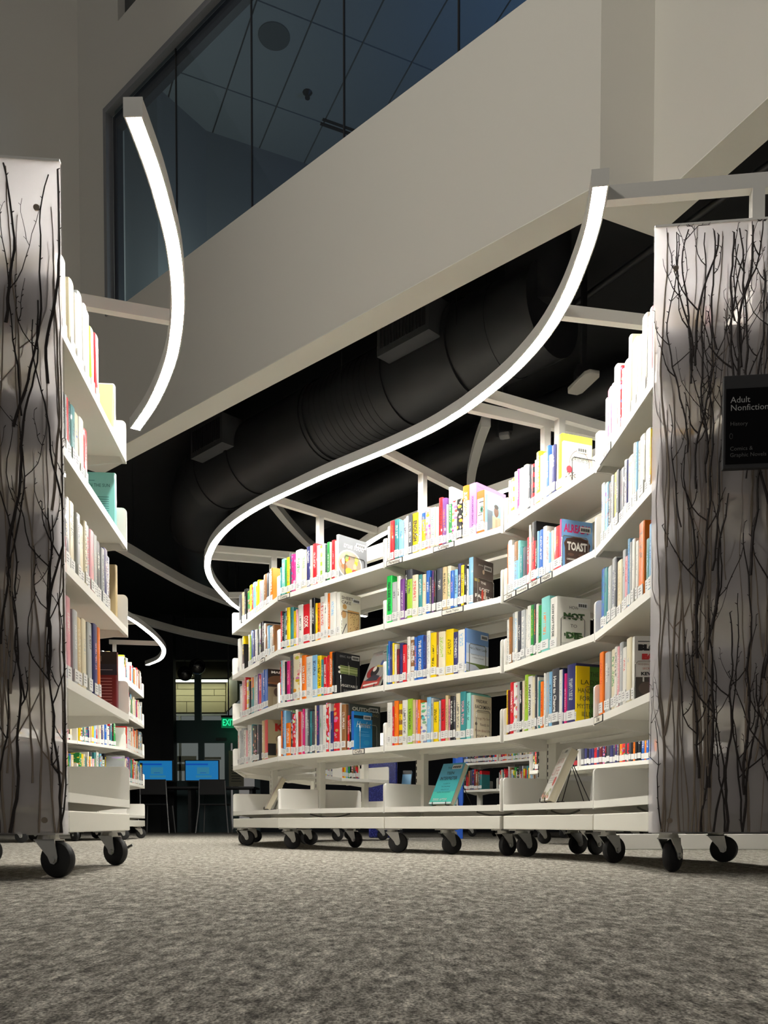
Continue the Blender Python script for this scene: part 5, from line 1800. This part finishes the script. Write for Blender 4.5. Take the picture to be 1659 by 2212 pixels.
PIPE = mat('dark_pipe', (0.016, 0.017, 0.019, 1), 0.5)
for k, (a, b, z, r, lab) in enumerate((((-0.9, 9.4), (2.6, 5.6), 3.42, 0.16, 'second dark duct far behind the glowing strip light'),
                                       ((0.9, 6.3), (2.2, 4.2), 3.55, 0.02, 'thin dark sprinkler pipe under the ceiling near the right panel'),
                                       ((-1.6, 7.2), (0.6, 5.0), 3.62, 0.018, 'thin dark pipe close behind the white wall edge'))):
    m = MB()
    m.tube([(a[0], a[1], z), (b[0], b[1], z)], r, 20)
    tag(m.build('pipe', PIPE, None, True, origin=(a[0], a[1], z)), lab, 'pipe')
for (x, y, z, sx, sy, rot, lab) in ((1.25, 5.465, 2.9, 0.105, 0.27, 0.296, 'white rectangular ceiling unit on a dark pole above the top shelf'),
                                    (0.86, 6.2, 2.9, 0.075, 0.075, -0.3, 'small grey square ceiling unit beyond the hanging unlit strip light')):
    t = thing('ceiling_unit', (x, y, z), lab, 'ceiling unit')
    R = Matrix.Rotation(rot, 4, 'Z')
    m = MB()
    pr = [R @ Vector(p) for p in ((-sx / 2, -sy * 0.38, 0), (-sx * 0.32, -sy / 2, 0), (sx * 0.32, -sy / 2, 0), (sx / 2, -sy * 0.38, 0), (sx / 2, sy * 0.38, 0), (sx * 0.32, sy / 2, 0), (-sx * 0.32, sy / 2, 0), (-sx / 2, sy * 0.38, 0))]
    m.prism([(x + p.x, y + p.y) for p in pr], z, z + 0.025)
    bevel(m.build('body', mat('unit_white', (0.62, 0.6, 0.55, 1), 0.5) if sx > 0.1 else mat('unit_grey', (0.3, 0.3, 0.3, 1), 0.6), t), 0.004)
    m = MB()
    m.prism([(x - 0.05, y - 0.05), (x + 0.05, y - 0.05), (x + 0.05, y + 0.05), (x - 0.05, y + 0.05)], z + 0.025, z + 0.1)
    m.bar((x, y, z + 0.1), (x, y, 3.72), 0.05, 0.03)
    m.build('pole', BLACKM, t)

# ---------------------------------------------------------------- far end: glazed entrance, computers, chairs
YF = 15.0
TEAL = mat('door_frame_teal', (0.045, 0.085, 0.095, 1), 0.5)
DARKW = mat('far_wall_dark', (0.012, 0.014, 0.02, 1), 0.8)
m = MB()
m.box((-9, YF, 0), (-3.72, YF + 0.15, 3.72))
m.box((-2.2, YF, 0), (9, YF + 0.15, 3.72))
m.box((-3.72, YF, 3.0), (-2.2, YF + 0.15, 3.72))
struct('wall_back', m, DARKW)
dr = MB()
dr.box((-3.72, YF - 0.02, 1.74), (-2.2, YF + 0.06, 1.95))
dr.box((-3.30, YF - 0.02, 1.95), (-3.19, YF + 0.06, 3.0))
dr.box((-3.72, YF - 0.02, 1.56), (-2.2, YF + 0.05, 1.74))
for x in (-3.72, -3.24, -2.78, -2.64, -2.26):
    dr.box((x, YF - 0.02, 0), (x + 0.1, YF + 0.05, 1.56))
dr.box((-3.62, YF - 0.01, 0), (-3.24, YF + 0.04, 0.9))
dr.box((-3.14, YF - 0.01, 0), (-2.78, YF + 0.04, 0.9))
d1o = struct('door_1', dr, TEAL)
m = MB()
m.box((-3.62, YF + 0.01, 0.9), (-3.24, YF + 0.02, 1.56))
m.box((-3.14, YF + 0.01, 0.9), (-2.78, YF + 0.02, 1.56))
m.box((-3.62, YF + 0.01, 1.95), (-3.30, YF + 0.02, 3.0))
m.box((-3.19, YF + 0.01, 1.95), (-2.26, YF + 0.02, 3.0))
m.build('pane', glass_mat('entrance_glass', (0.85, 0.92, 0.92, 1), 0.3), d1o)
m = MB()
m.box((-2.92, YF - 0.06, 1.60), (-2.74, YF - 0.02, 1.645))
m.build('door_closer', BLACKM, d1o)
# hallway beyond the glass
HALL = mat('cream_wall_tile', (0.50, 0.44, 0.27, 1), 0.6)
GROUT = mat('tile_joint', (0.12, 0.105, 0.07, 1), 0.9)
YH = 17.4
m = MB()
m.box((-5.4, YH, 2.38), (-3.19, YH + 0.1, 3.0))
m.box((-5.4, YH, 3.0), (-2.2, YH + 0.1, 3.5))
hw = struct('wall_hall', m, GROUT)
rt = random.Random(5)
for r, (z0, z1) in enumerate(((2.40, 2.61), (2.62, 2.73), (2.74, 2.86), (2.87, 2.97))):
    x = -5.38 + 0.2 * r
    while x < -3.2:
        x2 = min(x + rt.choice((0.46, 0.62, 0.78)), -3.19)
        m = MB()
        m.box((x, YH - 0.02, z0), (x2 - 0.012, YH, z1))
        m.build('tile', HALL, hw)
        x = x2
m = MB()
m.prism([(-3.19, YH), (-2.69, 15.8), (-2.65, 15.8), (-3.15, YH)], 2.42, 3.0)
struct('wall_hall_right', m, HALL)
m = MB()
m.box((-5.4, YH - 0.02, 2.33), (-3.19, YH + 0.02, 2.37))
for x in (-4.15, -3.72):
    m.box((x, YH - 0.02, 1.0), (x + 0.045, YH + 0.02, 2.33))
m.build('white_mullions', mat('mullion_white', (0.35, 0.36, 0.36, 1), 0.6), hw)
m = MB()
m.box((-4.25, YH - 0.02, 1.40), (-3.8, YH, 1.52))
m.box((-4.25, YH - 0.02, 1.22), (-3.8, YH, 1.36))
m.box((-3.72, YH - 0.02, 1.45), (-3.3, YH, 1.5))
m.build('pale_counter', mat('hall_pale', (0.32, 0.3, 0.24, 1), 0.7), hw)
lt = thing('linear_lamp', (-4.2, YH - 0.35, 3.0), 'bright linear lamp in the hallway beyond the glazed entrance', 'lamp')
m = MB()
m.box((-5.2, YH - 0.40, 2.965), (-3.0, YH - 0.28, 2.99))
m.build('tube', mat('hall_lamp_lit', (0.9, 0.9, 0.85, 1), 0.5, emit=(1, 0.93, 0.7, 1), estr=11.0), lt)
m = MB()
m.box((-5.2, YH - 0.42, 2.99), (-3.0, YH - 0.26, 3.02))
m.build('housing', BLACKM, lt)

m = MB()
m.box((-3.84, 14.75, 0), (-3.61, 14.95, 3.72))
struct('trim_1', m, mat('column_black', (0.006, 0.007, 0.010, 1), 0.7))
m = MB()
m.box((-4.5, 14.8, 0), (-3.85, 14.86, 2.8))
tag(m.build('partition_screen', mat('panel_charcoal', (0.02, 0.021, 0.023, 1), 0.7), None, origin=(-4.2, 14.83, 0)), 'dark charcoal partition screen left of the black column', 'partition')

ex = thing('exit_sign', (-2.64, 14.5, 1.76), 'green lit exit sign hanging before the entrance doors', 'exit sign')
m = MB()
m.box((-2.74, 14.495, 1.765), (-2.50, 14.503, 1.935))
m.build('plate', mat('exit_plate', (0.02, 0.2, 0.08, 1), 0.3, emit=(0.0, 0.45, 0.16, 1), estr=0.22), ex)
m = MB()
m.box((-2.745, 14.485, 1.935), (-2.495, 14.515, 1.975))
m.box((-2.63, 14.49, 1.975), (-2.61, 14.51, 3.72))
m.build('canopy', BLACKM, ex)
text('EXIT', ex, mat('exit_letters', (0.1, 0.9, 0.4, 1), 0.4, emit=(0.02, 1.0, 0.4, 1), estr=0.8), Matrix.Translation((0.02, -0.008, 0.09)) @ Matrix.Rotation(math.pi / 2, 4, 'X'), 0.1, width=0.2, height=0.11, name='lettering', bold=0.002)
gl = bpy.data.lights.new('exit_glow', 'POINT')
gl.energy = 0.35
gl.color = (0.05, 1.0, 0.42)
gl.shadow_soft_size = 0.08
go = link('exit_glow', gl, ex, (0.0, 0.16, -0.05))

m = MB()
m.box((-2.70, YF - 0.06, 0.80), (-2.44, YF - 0.05, 1.42))
pn = m.build('paper_notice', mat('notice_paper', (0.30, 0.27, 0.20, 1), 0.8), None, origin=(-2.57, YF - 0.055, 0.80))
tag(pn, 'cream paper notice with a drawn house on the entrance door', 'poster')
m = MB()
y = YF - 0.062
m.tube([(-2.62, y, 1.22), (-2.62, y, 1.30), (-2.57, y, 1.36), (-2.52, y, 1.30), (-2.52, y, 1.22)], 0.004, 4)
for k in range(7):
    z = 1.16 - 0.045 * k
    m.box((-2.66 + 0.01 * (k % 2), y - 0.002, z - 0.006), (-2.48 - 0.012 * (k % 3), y, z + 0.006))
m.build('drawing', PRINTK, pn)

GLOBE = mat('gloss_black_glass', (0.008, 0.008, 0.01, 1), 0.06, coat=0.6)
for (x, y, z, r, lab) in ((-2.60, 12.0, 2.34, 0.112, 'higher glossy black globe lamp of the hanging pair'), (-2.84, 12.3, 2.29, 0.106, 'lower glossy black globe lamp of the hanging pair'), (-2.02, 12.0, 2.30, 0.11, 'glossy black globe lamp hanging just left of the middle shelves')):
    t = thing('globe_lamp', (x, y, z), lab, 'lamp', 'black globe lamps')
    m = MB()
    m.tube([(x, y, z + r * math.sin(a)) for a in [k * math.pi / 14 for k in range(-6, 8)]], [max(r * math.cos(k * math.pi / 14), 0.002) for k in range(-6, 8)], 24)
    m.build('shade', GLOBE, t, True)
    m = MB()
    m.tube([(x, y, z + r * 0.9), (x, y, 3.72)], 0.006, 6)
    m.build('cord', BLACKM, t)

tb = thing('computer_table', (-3.0, 14.1, 0), 'dark computer table with pale edge before the entrance', 'table')
m = MB()
m.box((-4.3, 13.85, 0.72), (-2.1, 14.5, 0.75))
m.build('table_top', mat('table_dark', (0.03, 0.03, 0.033, 1), 0.5), tb)
for x in (-4.2, -3.2, -2.2):
    m = MB()
    m.box((x, 14.0, 0), (x + 0.05, 14.4, 0.72))
    m.build('leg', BLACKM, tb)
SCREEN = mat('screen_blue', (0.01, 0.05, 0.1, 1), 0.3, emit=(0.01, 0.20, 0.50, 1), estr=0.6)
SCRD = mat('screen_deep_blue', (0.01, 0.03, 0.1, 1), 0.3, emit=(0.0, 0.08, 0.45, 1), estr=0.6)
SCRB = mat('screen_box', (0.05, 0.1, 0.15, 1), 0.3, emit=(0.03, 0.22, 0.36, 1), estr=0.6)
for (x, lab) in ((-3.76, 'left blue computer screen half hidden by the left shelves'), (-3.0, 'right blue computer screen on the dark table')):
    t = thing('monitor', (x, 14.15, 0.75), lab, 'monitor', 'blue computer screens')
    m = MB()
    m.box((x - 0.285, 14.15, 0.845), (x + 0.285, 14.18, 1.2))
    m.build('casing', BLACKM, t)
    m = MB()
    m.box((x - 0.268, 14.147, 0.865), (x + 0.268, 14.15, 1.185))
    sc = m.build('screen', SCREEN, t)
    m = MB()
    m.box((x - 0.268, 14.1455, 1.115), (x + 0.1, 14.147, 1.14), 0)
    m.box((x - 0.08, 14.1455, 0.97), (x + 0.12, 14.147, 1.08), 1)
    m.box((x - 0.1, 14.1455, 0.91), (x + 0.16, 14.147, 0.945), 1)
    m.box((x - 0.03, 14.144, 0.985), (x + 0.07, 14.1455, 0.993), 0)
    m.build('screen_window', [SCRD, SCRB], sc)
    m = MB()
    m.box((x - 0.03, 14.17, 0.76), (x + 0.03, 14.2, 0.9))
    m.box((x - 0.12, 14.08, 0.751), (x + 0.12, 14.26, 0.763))
    m.build('stand', BLACKM, t)
CHF = mat('chair_tube_grey', (0.3, 0.3, 0.3, 1), 0.35, 0.6)
CHB = mat('chair_shell_dark', (0.02, 0.02, 0.021, 1), 0.6)
for (x, y, lab) in ((-3.60, 13.4, 'dark chair with thin metal legs before the left screen'), (-2.68, 13.4, 'dark chair with thin metal legs before the right screen')):
    t = thing('chair', (x, y, 0), lab, 'chair', 'dark chairs at the computers')
    m = MB()
    m.box((x - 0.2, y - 0.03, 0.6), (x + 0.2, y - 0.01, 0.84))
    bevel(m.build('backrest', CHB, t), 0.008)
    m = MB()
    m.box((x - 0.21, y, 0.44), (x + 0.21, y + 0.4, 0.465))
    bevel(m.build('seat', CHB, t), 0.008)
    for s in (-1, 1):
        m = MB()
        m.tube([(x + s * 0.2, y - 0.03, 0.82), (x + s * 0.21, y, 0.45), (x + s * 0.255, y - 0.06, 0.0)], 0.011, 8)
        m.build('leg', CHF, t, True)
        m = MB()
        m.tube([(x + s * 0.2, y + 0.38, 0.45), (x + s * 0.23, y + 0.44, 0.0)], 0.011, 8)
        m.build('leg', CHF, t, True)

# things glimpsed through the base of the middle shelves
m = MB()
m.box((-0.16, 8.9, 0), (0.14, 9.3, 0.82))
gb = mat('blue_glitter', (0.01, 0.02, 0.26, 1), 0.25, spec=0.8)
tag(bevel(m.build('blue_bin', gb, None, origin=(0, 9.1, 0)), 0.02), 'sparkling dark blue bin seen between the base shelves of the second bay', 'bin')
nb = gb.node_tree
vz = nb.nodes.new('ShaderNodeTexVoronoi')
vz.inputs['Scale'].default_value = 90
rp = nb.nodes.new('ShaderNodeValToRGB')
rp.color_ramp.elements[0].position, rp.color_ramp.elements[0].color = 0.08, (0.06, 0.1, 0.5, 1)
rp.color_ramp.elements[1].position, rp.color_ramp.elements[1].color = 0.3, (0.004, 0.007, 0.09, 1)
tcx = nb.nodes.new('ShaderNodeTexCoord')
nb.links.new(tcx.outputs['Object'], vz.inputs['Vector'])
nb.links.new(vz.outputs['Distance'], rp.inputs['Fac'])
nb.links.new(rp.outputs['Color'], nb.nodes['Principled BSDF'].inputs['Base Color'])
m = MB()
m.box((0.70, 8.4, 0), (0.775, 8.75, 1.0))
m.box((0.775, 8.43, 0.35), (0.785, 8.72, 0.8))
tag(bevel(m.build('blue_stand', mat('stand_blue', (0.01, 0.10, 0.55, 1), 0.4), None, origin=(0.73, 8.57, 0)), 0.006), 'tall bright blue stand behind the aqua teen book', 'stand')
t = thing('dark_table', (0.45, 9.3, 0), 'dark low table behind the blue bin and stand', 'table')
m = MB()
m.box((0.15, 9.1, 0.5), (0.69, 9.6, 0.53))
m.build('table_top', CHB, t)
for x in (0.17, 0.64):
    for y in (9.12, 9.55):
        m = MB()
        m.box((x, y, 0), (x + 0.03, y + 0.03, 0.5))
        m.build('leg', CHB, t)
M = Matrix.Translation((0.19, 9.2, 0.534)) @ Matrix.Rotation(-0.25, 4, 'Z') @ Matrix.Rotation(math.radians(-24), 4, 'X') @ Matrix.Rotation(-math.pi / 2, 4, 'Z')
o = new_book(M, 0.03, 0.1, 0.19, 'S', 'K', 's', random.Random(3), 'sky blue box-shaped book leaning on the dark table beyond the base shelves', 'books on the dark table', spine_label=False)

m = MB()
m.box((1.33, 4.86, 0), (2.6, 4.96, 0.088))
tag(bevel(m.build('low_plinth', mat('plinth_white', (0.62, 0.6, 0.55, 1), 0.5), None, origin=(1.9, 4.9, 0)), 0.004), 'long low whitish plinth on the carpet behind the right panel', 'plinth')

# the small faced-out cover on the far paperbacks
rnd = random.Random(2)
u = (UF.P[1] - UF.P[0]).normalized()
M = bay_matrix(UF, 0, 3, 0.52, 0.02) @ Matrix.Translation((-0.13, 0, 0)) @ Matrix.Rotation(-math.pi / 2, 4, 'Z') @ Matrix.Translation((-0.02, 0, 0))
o = new_book(M, 0.02, 0.14, 0.21, 'K', 'R', 'n', rnd, 'black and red island book facing out, far shelf by the right panel', 'books on the far paperback shelf', spine_label=False)
NAMED['island'] = (o, 0.02, 0.14, 0.21)
art('island', [('t', 'THE', 0.4, 0.86, 0.5, 0.12, 'c8282c', 0.001), ('t', 'ISLAND', 0.5, 0.64, 0.84, 0.14, 'c8282c', 0.001), ('r', 0.3, 0.3, 0.75, 0.34, 'W'), ('d', 0.5, 0.38, 0.06, 0.05, 'W'), ('r', 0.1, 0.05, 0.9, 0.2, 'a8202a')])

fit_texts()
